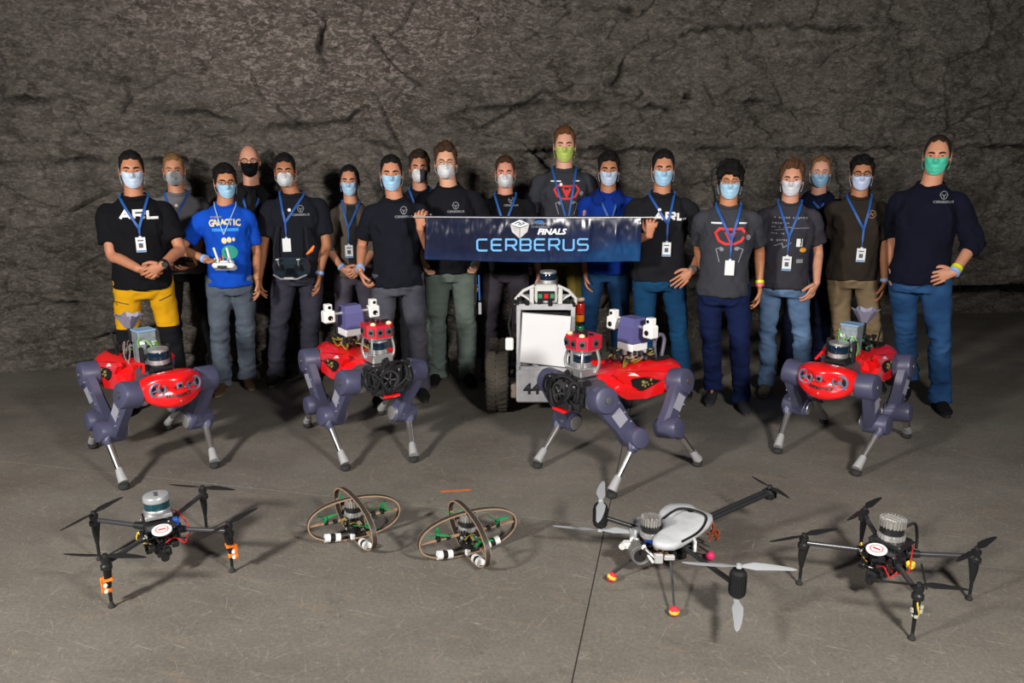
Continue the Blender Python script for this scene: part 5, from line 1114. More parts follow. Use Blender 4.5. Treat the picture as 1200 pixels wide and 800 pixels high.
        # purple box, lamps
        px_ = ox-.12; z0 = bt+.09; m = MB(); clutter(m, (px_, oy, z0+.04), (.26, .16, .07), 26, 41, .012, .03); q = m.build('electronics', gm, root); q['kind'] = 'stuff'
        m = MB(); clutter(m, (px_+.02, oy, z0+.05), (.16, .17, .06), 14, 42, .012, .028); q = m.build('metal_brackets', alu, root); q['kind'] = 'stuff'
        m = MB(); wires(m, [(px_+.12, oy+.07, z0), (px_+.1, oy-.07, z0+.02)], [(px_-.12, oy+.06, z0+.05), (px_-.1, oy-.07, z0+.05)], 7, .005, .06, 43); m.build('cables', mat('cable_mixed', (.25, .20, .02), .5), root)['kind'] = 'stuff'
        m = MB(); m.box((px_, oy, z0+.095), (.125, .125, .045), .005); m.build('box_base', white, root)
        m = MB(); A = []
        for z_, hx_, hy_ in ((.118, .062, .062), (.215, .058, .058), (.262, .040, .052)): A.append([Vector((px_+x_*hx_, oy+y_*hy_, z0+z_)) for x_, y_ in ((-1, -1), (1, -1), (1, 1), (-1, 1))])
        m.loft(A); pb = m.build('antenna_box', purple2, root, 0)
        for s in (-1, 1):
            cy = oy+s*.130; m = MB(); m.cyl((px_, oy+s*.05, z0+.215), (px_, cy, z0+.215), .011, .011, 10); m.build('lamp_arm', alu, root)
            m = MB(); m.box((px_+.01, cy+s*.018, z0+.205), (.060, .072, .075), .008); m.box((px_+.01, cy+s*.018, z0+.262), (.046, .042, .042), .005); lp = m.build('lamp_housing', mat('lamp_white', (.82, .81, .79), .35), root)
            m = MB(); m.lathe([(.015, 0), (.015, .004), (.011, .005), (.004, .002)], (px_+.040, cy+s*.018, z0+.200), (1, 0, 0), 20); m.build('lamp_lens', lens, lp); m = MB(); m.lathe([(.010, 0), (.010, .004), (.003, .004)], (px_+.033, cy+s*.018, z0+.264), (1, 0, 0), 16); m.build('camera_lens', lens, lp)
        hp = [(ox-.31, oy+.05, bt+.09), (ox-.33, oy+.05, bt+.20), (ox-.29, oy+.05, bt+.235), (ox-.25, oy+.05, bt+.20), (ox-.26, oy+.05, bt+.09)]; P, v = spline(hp, [.011]*5, 4); m = MB(); m.tube(P, .012, 10); m.build('carry_handle', mat('handle_grey', (.12, .12, .16), .5), root)
        for s in (-1, 1): m = MB(); m.tube([(ox-.24, oy+s*.05, bt+.08), (ox-.25, oy+s*.06, bt+.30)], .005, 8); m.build('rod_antenna', matte, root)
    return root
quad('red four-legged robot at the far left with twin fan front and blue computer box', (252, 548), (146, 573), (198, 503), (110, 525), 'shell', dyaw=7, shift=(.0, .03))
quad('four-legged robot second from left with exposed black front and red camera head', (485, 541), (405, 551), (447, 486), (361, 501), 'bare', dyaw=10, shift=(.0, .02))
quad('four-legged robot standing sideways with long red body before the wheeled robot', (717, 583), (630, 548), (817, 546), (716, 498), 'bare', dyaw=-11, shift=(.01, -.0))
quad('red four-legged robot at the right with twin fan front, facing lower left', (1003, 557), (911, 531), (1062, 513), (965, 496), 'shell')

# ------------------------------------------------------------------ wheeled robot behind
def rover():
    Y0 = 5.0; o = gnd(640, 480); o = Vector((at(645, 480, Y0).x, Y0, 0)); root = thing('wheeled_robot', 'white wheeled robot with blank plate and number 44 in front of the group', 'robot', o)
    L = lambda x, y, d=0.0: at(x, y, Y0+d)-o
    sheet = mat('worn_white_panel', hexc('b2b2b6'), .5, .0, var=.14, vscale=18); fr = mat('frame_silver', hexc('b8b8bc'), .4, .15, var=.1, vscale=20)
    a, b = L(605, 472), L(684, 434); c = (a+b)/2; m = MB(); m.box((c.x, .22, c.z), (b.x-a.x, .44, b.z-a.z), .012); ch = m.build('chassis', sheet, root)
    q = L(621, 456); m = MB(); vs_, f_ = text2('44', .105, (q.x+.012, q.z), 1.05, .004); m.add([(v.x, -.002, v.y) for v in vs_], f_); m.build('number', gunprint, ch, 0, 'black number 44', recalc=False)
    for x_ in (610, 625, 640, 655, 670, 685):
        q = L(x_, 440); m = MB(); m.cyl((q.x, .002, q.z), (q.x, -.003, q.z), .005, .004, 8); m.build('screw', alu, ch)
    q = L(607, 463); m = MB(); m.box((q.x-.03, .10, q.z+.01), (.05, .10, .10), .01); m.build('axle_guard', mat('guard_tan', hexc('8a7c70'), .6), root)
    # frame posts, cross bars, braces
    tl, tr = L(608, 358), L(672, 356); zt = tl.z; zb = b.z
    for x_ in (tl.x, tr.x):
        for y_ in (.02, .38): m = MB(); m.box((x_, y_, (zt+zb)/2), (.030, .030, zt-zb), .004); m.build('frame_post', fr, root)
    for y_ in (.02, .38): m = MB(); m.box(((tl.x+tr.x)/2, y_, zt-.012), (tr.x-tl.x, .028, .040), .004); m.build('frame_bar', fr, root)
    for x_ in (tl.x, tr.x): m = MB(); m.box((x_, .20, zt-.012), (.028, .34, .030), .004); m.build('frame_bar', fr, root)
    m = MB(); m.box(((tl.x+tr.x)/2, .02, zb+.012), (tr.x-tl.x, .03, .03), .004); m.build('frame_bar', fr, root)
    for s, x_ in ((1, tl.x), (-1, tr.x)): m = MB(); m.box((x_+s*.075, .02, zb+.065), (.155, .016, .022), .003, Matrix.Rotation(s*R(38), 3, 'Y')); m.build('brace', fr, root)
    m = MB(); m.box(((tl.x+tr.x)/2, .22, (zt+zb)/2), (tr.x-tl.x-.06, .24, zt-zb-.1), .01); clutter(m, ((tl.x+tr.x)/2, .1, (zt+zb)/2), (.36, .05, .3), 22, 3, .03, .08); m.build('inner_electronics', matte, root)['kind'] = 'stuff'
    P = [L(612, 365), L(669, 369.5), L(665, 429), L(609, 422.5)]; m = MB(); A = [Vector((p.x, -.035, p.z)) for p in P]; cn = sum(A, Vector())/4; B = [p.lerp(cn, .02)+Vector((0, -.006, 0)) for p in A]
    m.loft([[p+Vector((0, .015, 0)) for p in A], A, B]); m.build('blank_plate', mat('plate_white', (.70, .70, .72), .5, var=.02), root, 0)
    # top sensor head
    c = L(640, 370); m = MB(); hz_ = .085; z0 = zt+.005; m.box((c.x, .10, z0+.065), (.150, .14, .125), .012); hd = m.build('sensor_box', mat('sensor_white', (.60, .60, .58), .45), root)
    m = MB(); m.box((c.x, .026, z0+.055), (.115, .01, .065), .004); wn = m.build('window', matte, hd)
    for x_, cc in ((-.04, 'pcb_green'), (0, 'glossy_red_cover'), (.04, 'pcb_green')): m = MB(); m.box((c.x+x_, .019, z0+.055), (.028, .006, .030), .002); m.build('sensor', mat(cc, (.02, .2, .1)), wn)
    for s in (-1, 1):
        m = MB(); m.tube([(c.x+s*.078, .05, z0+.12), (c.x+s*.15, .06, z0+.085), (c.x+s*.20, .07, z0+.03), (c.x+s*.20, .07, z0-.01)], .011, 8); m.tube([(c.x+s*.078, .05, z0+.0), (c.x+s*.14, .06, z0+.045), (c.x+s*.17, .065, z0+.06)], .008, 8); m.build('side_strut', mat('sensor_white', (.6, .6, .58), .45), root)
        m = MB(); m.box((c.x+s*.095, .05, z0+.045), (.028, .04, .12), .004); m.build('side_plate', mat('sensor_white', (.6, .6, .58), .45), root)
    m = MB(); clutter(m, (c.x-.02, .1, zt+.02), (.42, .2, .03), 22, 8, .015, .04); m.build('top_electronics', matte, root)['kind'] = 'stuff'
    lidar(root, (c.x+.015, .10, z0+.128), .056, .085)
    # tower light
    q = L(679, 392, .25); m = MB(); m.cyl((q.x, .25, zt-.18), (q.x, .25, q.z+.02), .010, .010, 10); tw = m.build('light_tower', matte, root)
    for z_, h_, cc, nm in ((386, .055, (.01, .22, .09), 'green'), (371, .062, (.75, .20, .01), 'amber'), (362, .085, (.55, .02, .01), 'red')):
        p = L(679, z_, .25); m = MB(); m.lathe([(.030, -h_/2), (.032, -h_/2+.004), (.032, h_/2-.004), (.030, h_/2)], (q.x, .25, p.z), n=20); m.build('tower_segment', mat('tower_'+nm, cc, .25, coat=.5), tw, 35, nm+' segment')
    p = L(679, 350.5, .25); m = MB(); m.lathe([(.030, -.008), (.033, 0), (.028, .012)], (q.x, .25, p.z), n=20); m.build('tower_cap', mat('cap_tan', (.6, .45, .33), .5), tw)
    # side lamp
    q = L(597, 404); m = MB(); m.box((q.x+.03, .06, q.z+.01), (.08, .02, .02), .004); br = m.build('lamp_bracket', black, root); m = MB(); m.box((q.x, .03, q.z), (.055, .04, .085), .008); m.build('side_lamp', mat('lamp_white', (.8, .8, .8), .35), br)
    m = MB(); m.tube([L(600, 360, .1), L(596, 380, .1), L(600, 400, .1)], .009, 8); m.build('side_cable', black, root)
    # wheels
    tm = mat('dusty_tyre', hexc('3a352e'), .9, bump=.4, bscale=60, var=.2, vscale=10)
    xl = L(583, 470, .2).x; xr = L(703, 470, .2).x; rw = .205
    for x_, y_ in ((xl, .215), (xr, .215), (xl+.012, .63), (xr, .63)):
        s = -1 if x_ < 0 else 1; m = MB(); W2 = .078
        m.lathe([(.13, -W2*.85), (.17, -W2), (rw-.012, -W2), (rw, -W2+.018), (rw, W2-.018), (rw-.012, W2), (.17, W2), (.13, W2*.85)], (x_, y_, rw), (1, 0, 0), 40)
        for k in range(26):
            for sd_ in (-1, 1):
                a = 2*PI*(k+(.5 if sd_ > 0 else 0))/26; m.box((x_+sd_*W2*.52, y_-math.sin(a)*rw, rw+math.cos(a)*rw), (W2*.8, .024, .016), .003, Matrix.Rotation(a, 3, 'X') @ Matrix.Rotation(sd_*.35, 3, 'Z'))
        ty = m.build('tyre', tm, root); m = MB(); m.lathe([(.135, -.05), (.125, .05), (.11, .055), (.05, .03), (.03, .07), (.002, .07)], (x_, y_, rw), (s, 0, 0), 28); m.build('wheel_hub', mat('hub_grey', (.3, .3, .3), .45, .5), ty)
    for y_ in (.215, .63): m = MB(); m.cyl((xl, y_, rw), (xr, y_, rw), .03, .03, 12); m.build('axle', dalu, root)
rover()

# ------------------------------------------------------------------ drones on the floor
def blade(mb, c, d, ln, wd, up=Vector((0, 0, 1)), pitch=.25):
    d = d.normalized(); sd = up.cross(d).normalized(); rg = []
    for t, w_ in ((.04, .35), (.12, .55), (.28, 1.0), (.5, .88), (.75, .66), (.93, .42), (1.0, .12)):
        w2 = wd*w_*.5; p = c+d*ln*t; tw = pitch*(1-t*.6); u = (sd*math.cos(tw)+up*math.sin(tw)); q = u.cross(d).normalized()
        off = u*wd*.12*math.sin(t*PI)
        rg.append([p+off+u*w2, p+off+q*.0016, p+off-u*w2, p+off-q*.0016])
    mb.loft(rg)
def propeller(parent, c, d, ln, wd, m_, name='propeller'):
    m = MB(); blade(m, c, d, ln, wd); blade(m, c, -d, ln, wd, pitch=-.25 if 0 else .25); m.cyl(c-Vector((0, 0, .006)), c+Vector((0, 0, .008)), .012, .009, 14); return m.build(name, m_, parent, 40)
def flat_drone(label, mot, pr, front, kind):
    M = [gnd(x, y, .232) for x, y in mot]; c = sum(M, Vector())/4; c.z = 0; f = gnd(front[0], front[1], .15)-c; yaw = math.atan2(f.y, f.x)
    root = thing('quadcopter', label, 'drone', c, yaw, 'black quadcopters with long legs'); iv = Matrix.Rotation(-yaw, 4, 'Z') @ Matrix.Translation(-c); rot = Matrix.Rotation(-yaw, 3, 'Z')
    prm = mat('prop_black', (.012, .012, .013), .45)
    for i, (m_, (p0, p1)) in enumerate(zip(M, pr)):
        q = iv @ m_; u = Vector((q.x, q.y, 0)).normalized(); z = .195; sd = Vector((-u.y, u.x, 0))
        m = MB(); m.tube([u*.075+Vector((0, 0, z-.01)), u*(q.xy.length-.01)+Vector((0, 0, z))], .0105, 14); ar = m.build('arm', mat('carbon_tube', (.035, .035, .04), .25), root)
        m = MB(); m.tube([u*.065+Vector((0, 0, z-.01)), u*.12+Vector((0, 0, z-.008))], [.020, .015], 14); m.build('arm_clamp', black, ar)
        b = Vector((q.x, q.y, 0)); m = MB(); m.lathe([(.016, -.028), (.022, -.022), (.022, -.006), (.016, .0), (.016, .012), (.019, .014), (.019, .026), (.010, .030)], b+Vector((0, 0, z)), n=20); mo = m.build('motor', black, root)
        m = MB(); m.tube([b-u*.005+Vector((0, 0, z-.01)), b+Vector((0, 0, z-.06)), b+Vector((0, 0, .085))], [(.022, .014), (.017, .012), (.009, .008)], 10, up=u); m.tube([b+Vector((0, 0, .09)), b+Vector((0, 0, .012))], [.0075, .006], 10); lg = m.build('leg', matte, root)
        m = MB(); m.lathe([(.013, 0), (.014, .006), (.008, .016), (.006, .03)], b, n=14); m.build('foot', rubber, lg)
        d = gnd(p1[0], p1[1], .235)-gnd(p0[0], p0[1], .235); d.z = 0; d = rot @ d; propeller(mo, b+Vector((0, 0, z+.034)), d, .172, .034, prm)
        if kind == 'teal' and i in (2, 3):
            m = MB(); m.box(b+Vector((0, 0, .128)), (.046, .036, .010), .003); m.box(b+Vector((0, 0, .098))+rot @ Vector((-.020 if i == 2 else .020, 0, 0)), (.016, .022, .068), .003); m.box(b+Vector((0, 0, .080)), (.022, .022, .020), .003); og = m.build('orange_bracket', orange, root)
            for zz in (.085, .110): m = MB(); pz = b+Vector((0, 0, zz))+rot @ Vector((-.0 if i == 2 else .022, -.020, 0)); m.cyl(pz, pz+rot @ Vector((0, -.008, 0)), .008, .007, 12); m.build('white_led', white, og)
        if kind != 'teal' and i == 3:
            m = MB(); clutter(m, b+Vector((0, 0, .12)), (.03, .03, .06), 8, 4, .01, .02); m.build('sensor_board', mat('board_grey', (.4, .4, .33), .5), root)['kind'] = 'stuff'
            m = MB(); P, v = spline([b+Vector((.0, 0, .19)), b+Vector((.015, .01, .15)), b+Vector((0, .012, .11)), b+Vector((-.01, 0, .08))], [1]*4, 4); m.tube(P, .003, 6); m.build('yellow_cable', yellowp, root)
    # body
    z = .16; m = MB()
    for zz in (z-.02, z+.028, z+.062): m.box((0, 0, zz), (.20, .125, .004), .001)
    m.box((-.10, 0, z+.0), (.10, .070, .050), .010); m.build('body_plates', carbon, root)
    m = MB(); clutter(m, (.0, 0, z+.005), (.21, .15, .07), 60, 5+len(label), .010, .034); m.build('electronics', matte, root)['kind'] = 'stuff'
    m = MB(); clutter(m, (.0, 0, z+.030), (.20, .16, .05), 12, 9, .006, .016); m.build('metal_parts', alu, root)['kind'] = 'stuff'
    m = MB(); clutter(m, (.0, 0, z+.02), (.20, .16, .06), 5, 19, .008, .018); m.build('blue_connectors', bluep, root)['kind'] = 'stuff'
    for nm, mm, n_, sd_ in (('red_cables', redwire, 4, 2), ('yellow_cables', yellowp, 3, 7), ('black_cables', matte, 9, 12), ('white_cables', white, 3, 14)):
        m = MB(); wires(m, [(.08, .06, z+.03), (-.08, .06, z+.05), (.06, -.07, z+.03), (.1, 0, z)], [(-.05, -.07, z+.02), (.10, -.04, z-.02), (-.1, .04, z), (.12, .08, z+.02)], n_, .0028, .08, sd_); m.build(nm, mm, root)['kind'] = 'stuff'
    m = MB(); m.box((.10, 0, z-.045), (.036, .06, .036), .008); m.cyl((.10, 0, z-.05), (.140, 0, z-.055), .019, .017, 18); gm = m.build('gimbal_camera', black, root); m = MB(); m.lathe([(.013, 0), (.013, .004), (.003, .005)], (.140, 0, z-.055), (1, 0, -.1), 16); m.build('camera_lens', lens, gm)
    for s in (-1, 1): m = MB(); m.box((.115, s*.045, z-.01), (.03, .028, .024), .004); q = m.build('side_camera', black, root); m = MB(); m.lathe([(.008, 0), (.008, .004), (.001, .004)], (.130, s*.045, z-.01), (1, 0, 0), 12); m.build('camera_lens', lens, q)
    sx = .122 if kind == 'teal' else .095; sy = 0 if kind == 'teal' else -.005
    m = MB(); T = Matrix.Rotation(R(10), 3, 'Y'); nn = T @ Vector((0, 0, 1)); p = Vector((sx, sy, z+.066)); m.lathe([(.040, 0), (.040, .004), (.038, .006)], p, nn, 28); rd = m.build('gps_disc', white, root)
    m = MB(); m.lathe([(.026, .0065), (.022, .0068)], p, nn, 24, cap=False); m.box(p+nn*.0066, (.010, .030, .0006), 0, T); m.build('red_print', mat('print_red', (.55, .06, .04), .6), rd)
    if kind == 'teal':
        m = MB(); m.box((-.02, 0, z+.085), (.10, .11, .02), .004); m.build('scanner_base', alu, root); lidar(root, (-.02, 0, z+.095), .053, .080, 'teal')
        m = MB(); m.box((.04, .062, z+.05), (.03, .024, .045), .004); m.build('blue_module', bluep, root)
    else:
        m = MB(); m.box((-.01, 0, z+.075), (.12, .13, .025), .006); m.build('scanner_base', black, root); lidar(root, (-.01, 0, z+.088), .050, .088, 'fin')
        P, v = spline([(-.07, .03, z+.13), (-.10, .05, z+.14), (-.11, .06, z+.08), (-.09, .07, z+.04)], [1]*4, 5); m = MB(); m.tube(P, .006, 8); m.build('scanner_cable', matte, root)
        m = MB(); m.box((.02, .10, z+.02), (.03, .03, .03), .006); m.build('yellow_plug', yellowp, root)
        m = MB(); m.tube([(-.06, .11, z), (-.04, .15, .07)], .004, 8); m.build('rod_antenna', matte, root)
    return root
flat_drone('black quadcopter with teal banded scanner and orange leg brackets on concrete', [(109, 600), (237, 570), (122.7, 650), (267, 612.7)], [((68, 619), (147, 577)), ((195, 566), (277, 573)), ((77, 648), (170, 652)), ((298, 596), (240, 627))], (196, 655), 'teal')
flat_drone('all black quadcopter at the lower right with silver finned scanner on concrete', [(942.5, 626), (1013.7, 595), (1145, 642), (1077.5, 684)], [((902, 632), (982, 617)), ((993, 605), (1035, 577)), ((1118, 655), (1172, 622)), ((1025, 676), (1130, 687))], (1000, 682), 'fin')

def ring_drone(label, lt, rt, ft, top, seed):
    """two crossed carbon hoops round a small quadcopter; lt, rt, ft: tips of the left, right and front arms"""
    z = .108; a, b, f = gnd(*lt, z), gnd(*rt, z), gnd(*ft, z); c = (a+b)/2; u = (b-a)/2; A = u.length; u = u/A; fv = f-c; A2 = fv.length; fv = fv/A2; yaw = math.atan2(u.y, u.x)
    root = thing('caged_quadcopter', label, 'drone', (c.x, c.y, 0), yaw, 'small quadcopters in crossed hoops'); X = Vector((1, 0, 0)); Yv = Matrix.Rotation(-yaw, 3, 'Z') @ (-fv); zc = .108; WY = Vector((-Yv.y, Yv.x, 0)); AL = (A, A, A2, A2)
    lean = .06
    for d, w_, bq, A_ in ((X, Vector((0, 1, 0)), .100, A), (Yv, WY, .106, A2)):
        m = MB(); N_ = 64; rgo = []
        for k in range(N_):
            t = 2*PI*k/N_; ct, st = math.cos(t), math.sin(t); p = d*A_*math.copysign(abs(ct)**.88, ct)+Vector((0, 0, zc+bq*math.copysign(abs(st)**.92, st))); nn = (d*ct*.6+Vector((0, 0, st))).normalized()
            rgo.append([p+nn*.0045+w_*.011, p+nn*.0045-w_*.011, p-nn*.0015-w_*.011, p-nn*.0015+w_*.011])
        m.loft(rgo, closed=True); h = m.build('hoop', mat('hoop_dark', (.035, .030, .028), .5), root)
        for s in (-1, 1):
            m = MB(); m.loft([[q+ (w_*s*.0012) for q in (r_[0] if s > 0 else r_[1], (r_[0] if s > 0 else r_[1])-w_*s*.003, (r_[3] if s > 0 else r_[2])-w_*s*.003, (r_[3] if s > 0 else r_[2]))] for r_ in rgo], closed=True); m.build('tan_edge', wood, h)
    for i, d in enumerate((X, -X, Yv, -Yv)):
        A_ = AL[i]; m = MB(); m.tube([d*(A_*.10)+Vector((0, 0, zc)), d*(A_*.97)+Vector((0, 0, zc))], [(.004, .010)]*2, 4, up=(0, 0, 1)); ar = m.build('arm', wood, root)
        for t in (.42, .62): m = MB(); p = d*A_*t+Vector((0, 0, zc)); m.box(p, (.020, .020, .016), .002); m.build('arm_clip', matte, ar)
        p = d*A_*.62+Vector((0, 0, zc+.004)); m = MB(); m.cyl(p, p+Vector((0, 0, .018)), .012, .011, 14); mo = m.build('motor', matte, root)
        a0 = seed+i*1.3; m = MB()
        for k in range(3): blade(m, p+Vector((0, 0, .020)), Vector((math.cos(a0+k*2.09), math.sin(a0+k*2.09), .1)), .060, .020)
        m.cyl(p+Vector((0, 0, .016)), p+Vector((0, 0, .026)), .008, .007, 10); m.build('propeller', mat('prop_green', hexc('1c8a4a'), .4), mo, 30)
    for d, A_ in ((-X, A), (-Yv, A2), (X, A), (Yv, A2))[:2+(seed == 2)]:
        m0 = (d*A_*.50); zz = .020; ax = (d+Vector((0, 0, .16))).normalized(); p = m0+Vector((0, 0, zz+.008))
        m = MB(); m.cyl(p-ax*.036, p-ax*.012, .020, .020, 16); m.cyl(p+ax*.012, p+ax*.036, .020, .020, 16); fo = m.build('foam_foot', mat('foam_white', (.72, .73, .72), .8, bump=.3, bscale=90), root); m = MB(); m.cyl(p-ax*.012, p+ax*.012, .0185, .0185, 16); m.build('foot_strap', matte, fo)
    m = MB(); m.box((0, 0, zc-.01), (.07, .07, .035), .006); m.box((0, 0, zc-.055), (.055, .055, .05), .006); m.box((0, 0, zc+.015), (.085, .085, .004), .001); m.build('body_frame', black, root)
    m = MB(); clutter(m, (0, 0, zc-.02), (.09, .09, .08), 34, seed+3, .008, .024); m.build('electronics', matte, root)['kind'] = 'stuff'
    m = MB(); clutter(m, (0, 0, zc-.03), (.10, .10, .07), 9, seed+8, .008, .016); m.build('metal_parts', alu, root)['kind'] = 'stuff'
    m = MB(); wires(m, [(.04, .04, zc), (-.04, -.04, zc)], [(-.04, .04, zc-.05), (.05, -.03, zc-.04)], 8, .0025, .05, seed); m.build('cables', mat('cable_mixed', (.25, .2, .02), .5), root)['kind'] = 'stuff'
    v = (-u*.3); fd = Matrix.Rotation(-yaw, 3, 'Z') @ Vector((0, -1, 0)); m = MB(); m.box(fd*.045+Vector((0, 0, zc-.035)), (.03, .03, .034), .004); cm = m.build('front_camera', black, root); m = MB(); m.lathe([(.011, 0), (.011, .004), (.002, .004)], fd*.061+Vector((0, 0, zc-.033)), fd, 14); m.build('camera_lens', lens, cm)
    m = MB(); m.box(fd*.052+Vector((0, 0, zc-.070)), (.022, .022, .026), .003); m.build('white_module', white, root)
    lidar(root, (0, 0, zc+.018), .043, .078, 'fin')
    m = MB(); m.box((0, 0, zc+.1), (.012, .012, .010), .001); m.build('top_block', wood, root)
    return root
ring_drone('small caged quadcopter in two crossed hoops, the left one, clear of the orange mark', (361, 617), (467, 596), (439, 632), 0, 1)
ring_drone('small caged quadcopter in two crossed hoops, right one, in front of the orange mark', (491, 638), (603, 610), (572, 652), 0, 2)

def big_drone():
    c = gnd(782, 621, .17); c.z = 0; root = thing('large_drone', 'large drone with pale grey shell, grey propellers and striped ball feet', 'drone', c); L = lambda x, y, z: gnd(x, y, z)-c
    # shell
    out = [(772, 604), (775, 598), (785, 592), (808, 592), (817, 598), (835, 605), (831, 615), (811, 630), (790, 641), (769, 639), (765, 632), (776, 621)]
    P = [L(x, y, .185) for x, y in out]; cen = sum(P, Vector())/len(P); Q = []; n = len(P)
    for i in range(n):
        for t in (0, .5): 
            p0, p1, p2, p3 = P[i-1], P[i], P[(i+1) % n], P[(i+2) % n]; Q.append(.5*((2*p1)+(p2-p0)*t+(2*p0-5*p1+4*p2-p3)*t*t+(3*p1-p0-3*p2+p3)*t**3))
    rg = []
    for s, z in ((.90, .158), (.97, .166), (1.0, .178), (.995, .190), (.94, .199), (.70, .205), (.3, .207)): rg.append([cen*(1-s)+p*s+Vector((0, 0, z-.185)) for p in Q]); 
    for r_ in rg:
        for v in r_: pass
    m = MB(); m.loft([[Vector((v.x, v.y, z)) for v in r_] for r_, (s, z) in zip(rg, ((.90, .158), (.97, .166), (1.0, .178), (.995, .190), (.94, .199), (.70, .205), (.3, .207)))]); sh = m.build('shell', mat('shell_grey', hexc('c6c9cc'), .55, col2=hexc('a4a7ab'), vscale=9), root, 50)
    rr = [L(*q) for q in ((778, 607, .225), (795, 596, .228), (815, 598, .222), (828, 606, .21), (820, 622, .20), (800, 634, .20))]; pp, v = spline(rr, [1]*6, 5); m = MB(); m.tube(pp, .005, 8); m.build('cable_loop', matte, root)
    m = MB(); pz = L(809, 599, .204); m.lathe([(.014, 0), (.014, .006), (.004, .008)], pz, n=14); m.build('shell_button', matte, sh)
    # chassis
    m = MB(); m.box((0, -.0, .115), (.22, .16, .012), .002); m.box((.02, .0, .095), (.16, .10, .03), .006); m.box((0, 0, .14), (.24, .18, .004), .001); m.build('chassis', carbon, root)
    m = MB(); clutter(m, (-.03, -.06, .12), (.20, .08, .05), 40, 4, .010, .03); m.build('electronics', matte, root)['kind'] = 'stuff'
    m = MB(); clutter(m, (-.08, -.07, .12), (.14, .06, .05), 12, 14, .008, .022); m.build('metal_parts', alu, root)['kind'] = 'stuff'
    m = MB(); wires(m, [L(745, 628, .14), L(760, 632, .13), L(790, 640, .13)], [L(780, 650, .10), L(757, 640, .10), L(810, 640, .12)], 9, .004, .05, 5); m.build('orange_cables', mat('cable_copper', (.45, .22, .05), .5), root)['kind'] = 'stuff'
    m = MB(); wires(m, [L(830, 610, .15), L(838, 622, .12)], [L(828, 634, .13), L(836, 630, .09)], 7, .004, .05, 6); m.build('brown_cables', mat('cable_rust', (.30, .06, .02), .5), root)['kind'] = 'stuff'
    m = MB(); wires(m, [L(750, 640, .14), L(740, 632, .13)], [L(768, 655, .10), L(775, 645, .10)], 4, .006, .05, 9); m.build('white_cables', white, root)['kind'] = 'stuff'
    b = L(763, 631, .152); m = MB(); m.box(b, (.056, .045, .034), .004); m.build('blue_block', bluep, root)
    b = L(762, 627, .170); lidar(root, b, .043, .090, 'fin')
    wv = [L(x, y, .16) for x, y in ((738, 619), (741, 610), (749, 606), (755, 612), (752, 624), (744, 628))]; cw = sum(wv, Vector())/6; m = MB(); m.loft([[cw.lerp(p, s)+Vector((0, 0, z_)) for p in wv] for s, z_ in ((.9, -.05), (1, -.02), (1, .0), (.8, .015), (.4, .018))]); m.build('side_shell', MATS['shell_grey'], root, 60)
    b = L(750, 649, .105); m = MB(); m.cyl(b+Vector((-.01, .05, .0)), b+Vector((.0, -.01, -.0)), .040, .040, 24); bt = m.build('camera_pod', mat('pod_dark', (.12, .115, .11), .45), root); m = MB(); m.lathe([(.028, 0), (.028, .006), (.005, .008)], b+Vector((0, -.01, 0)), (.1, -1, 0), 20); m.build('camera_lens', lens, bt)
    m = MB(); m.lathe([(.041, 0), (.043, .006), (.041, .012)], b+Vector((0, -.006, 0)), (0, -1, 0), 24, cap=False); m.build('pod_ring', alu, bt)
    b = L(772, 654, .105); m = MB(); m.box(b, (.035, .02, .045), .004); m.box(b+Vector((.045, 0, .004)), (.045, .02, .022), .004); m.build('front_bracket', mat('bracket_grey', (.42, .42, .42), .5), root)
    b = L(736, 638, .12); m = MB(); m.box(b, (.045, .04, .03), .006); m.cyl(b+Vector((-.02, 0, .0)), b+Vector((-.03, -.02, 0)), .014, .014, 14); m.build('side_sensor', mat('sensor_white', (.6, .6, .58), .45), root)
    b = L(809, 640, .15); m = MB(); m.box(b+Vector((.02, .02, -.0)), (.012, .05, .05), .002); m.build('rear_plate', white, root)
    for q, w_ in (((706, 590), 0), ((903, 572), 1), ((866, 664), 2)): pass
    # arms
    gp = mat('prop_grey', hexc('9fa2a6'), .42)
    def pod(ctr, zt, props, pm, coax=True, ln=.21, wd=.042):
        m = MB(); c0 = ctr; zb = zt-.11 if coax else zt-.045
        m.lathe([(.022, zb-c0.z), (.031, zb-c0.z+.010), (.031, zt-c0.z-.012), (.022, zt-c0.z)], Vector((c0.x, c0.y, c0.z)), n=22)
        for k in range(10): a = 2*PI*k/10; m.box((c0.x+.031*math.cos(a), c0.y+.031*math.sin(a), (zt+zb)/2), (.006, .008, (zt-zb)*.6), .001, Matrix.Rotation(a, 3, 'Z'))
        mo = m.build('motor_pod', matte, root)
        for zz, (p0, p1), pz in props:
            d = L(p1[0], p1[1], pz)-L(p0[0], p0[1], pz); d.z = 0; propeller(mo, Vector((c0.x, c0.y, zz)), d, ln, wd, pm)
    c1 = L(704, 590, .27); pod(Vector((c1.x, c1.y, .24)), .27, ((.285, ((708, 560), (700, 617)), .285), (.145, ((649, 615), (735, 622)), .15)), gp)
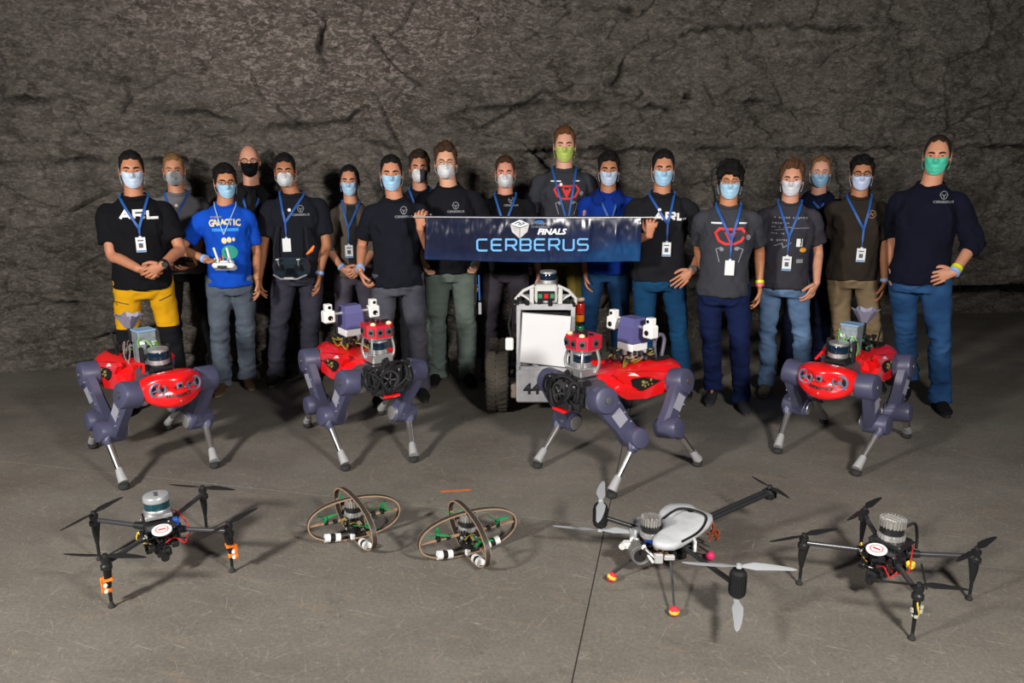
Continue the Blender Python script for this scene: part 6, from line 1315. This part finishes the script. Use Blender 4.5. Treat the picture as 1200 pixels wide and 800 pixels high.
    c3 = L(866, 663, .27); pod(Vector((c3.x, c3.y, .24)), .255, ((.27, ((797, 657), (936, 666)), .27), (.13, ((866, 738), (864, 640)), .13)), gp)
    c2 = L(902, 573, .25); pod(Vector((c2.x, c2.y, .24)), .25, ((.262, ((885, 556), (921, 577)), .26),), mat('prop_black', (.012, .012, .013), .45), False, .13, .028)
    for q, z1, off in ((c1, .205, 0), (c3, .185, 0), (c2, .235, .012), (c2, .235, -.012)):
        e = Vector((q.x, q.y, z1)); d = Vector((q.x, q.y, 0)).normalized(); s0 = Vector((-d.y, d.x, 0))*off; m = MB(); m.tube([d*.06+Vector((0, 0, .15))+s0, e-d*.02+s0], .0105, 14); m.build('arm', carbon, root)
        m = MB(); m.tube([d*.08+Vector((0, 0, .152))+s0, d*.15+Vector((0, 0, .155))+s0], .0145, 12); m.build('arm_clamp', matte, root)
    # legs with striped balls
    bm_ = [mat('ball_red', hexc('d8283a'), .7), mat('ball_yellow', hexc('d8c23a'), .7), mat('ball_pink', hexc('d82a66'), .7)]
    for k, (q, s0) in enumerate((((717, 676), (-.09, -.04, .11)), ((790, 716), (.0, -.075, .10)), ((832, 651), (.09, .05, .11)))):
        p = gnd(q[0], q[1], .021)-c; m = MB(); m.tube([Vector(s0), p+Vector((0, 0, .012))], [.006, .0045], 10); lg = m.build('leg', black if k != 1 else dalu, root)
        if k == 2: m = MB(); m.tube([Vector(s0)+Vector((0, .03, 0)), p+Vector((0, .01, .04))], .004, 8); m.build('leg_brace', black, lg)
        m = MB(); m.ball(p, .021, 20, 14, Matrix.Rotation(.5*k, 3, 'X')); b_ = m.build('ball_foot', bm_, lg, 180)
        ax = (Vector((.5, .2, 1)), Vector((0, 0, 1)), Vector((.3, 1, .2)))[k].normalized()
        for f in b_.data.polygons: t = (f.center-p).dot(ax)/.021; f.material_index = 0 if t > .35 else (1 if t > -.25 else (0 if k != 2 else 2))
        if k == 2:
            for f in b_.data.polygons: f.material_index = 2 if f.material_index == 1 else f.material_index
    # patch under the left propeller: thin white rod
    return root
big_drone()
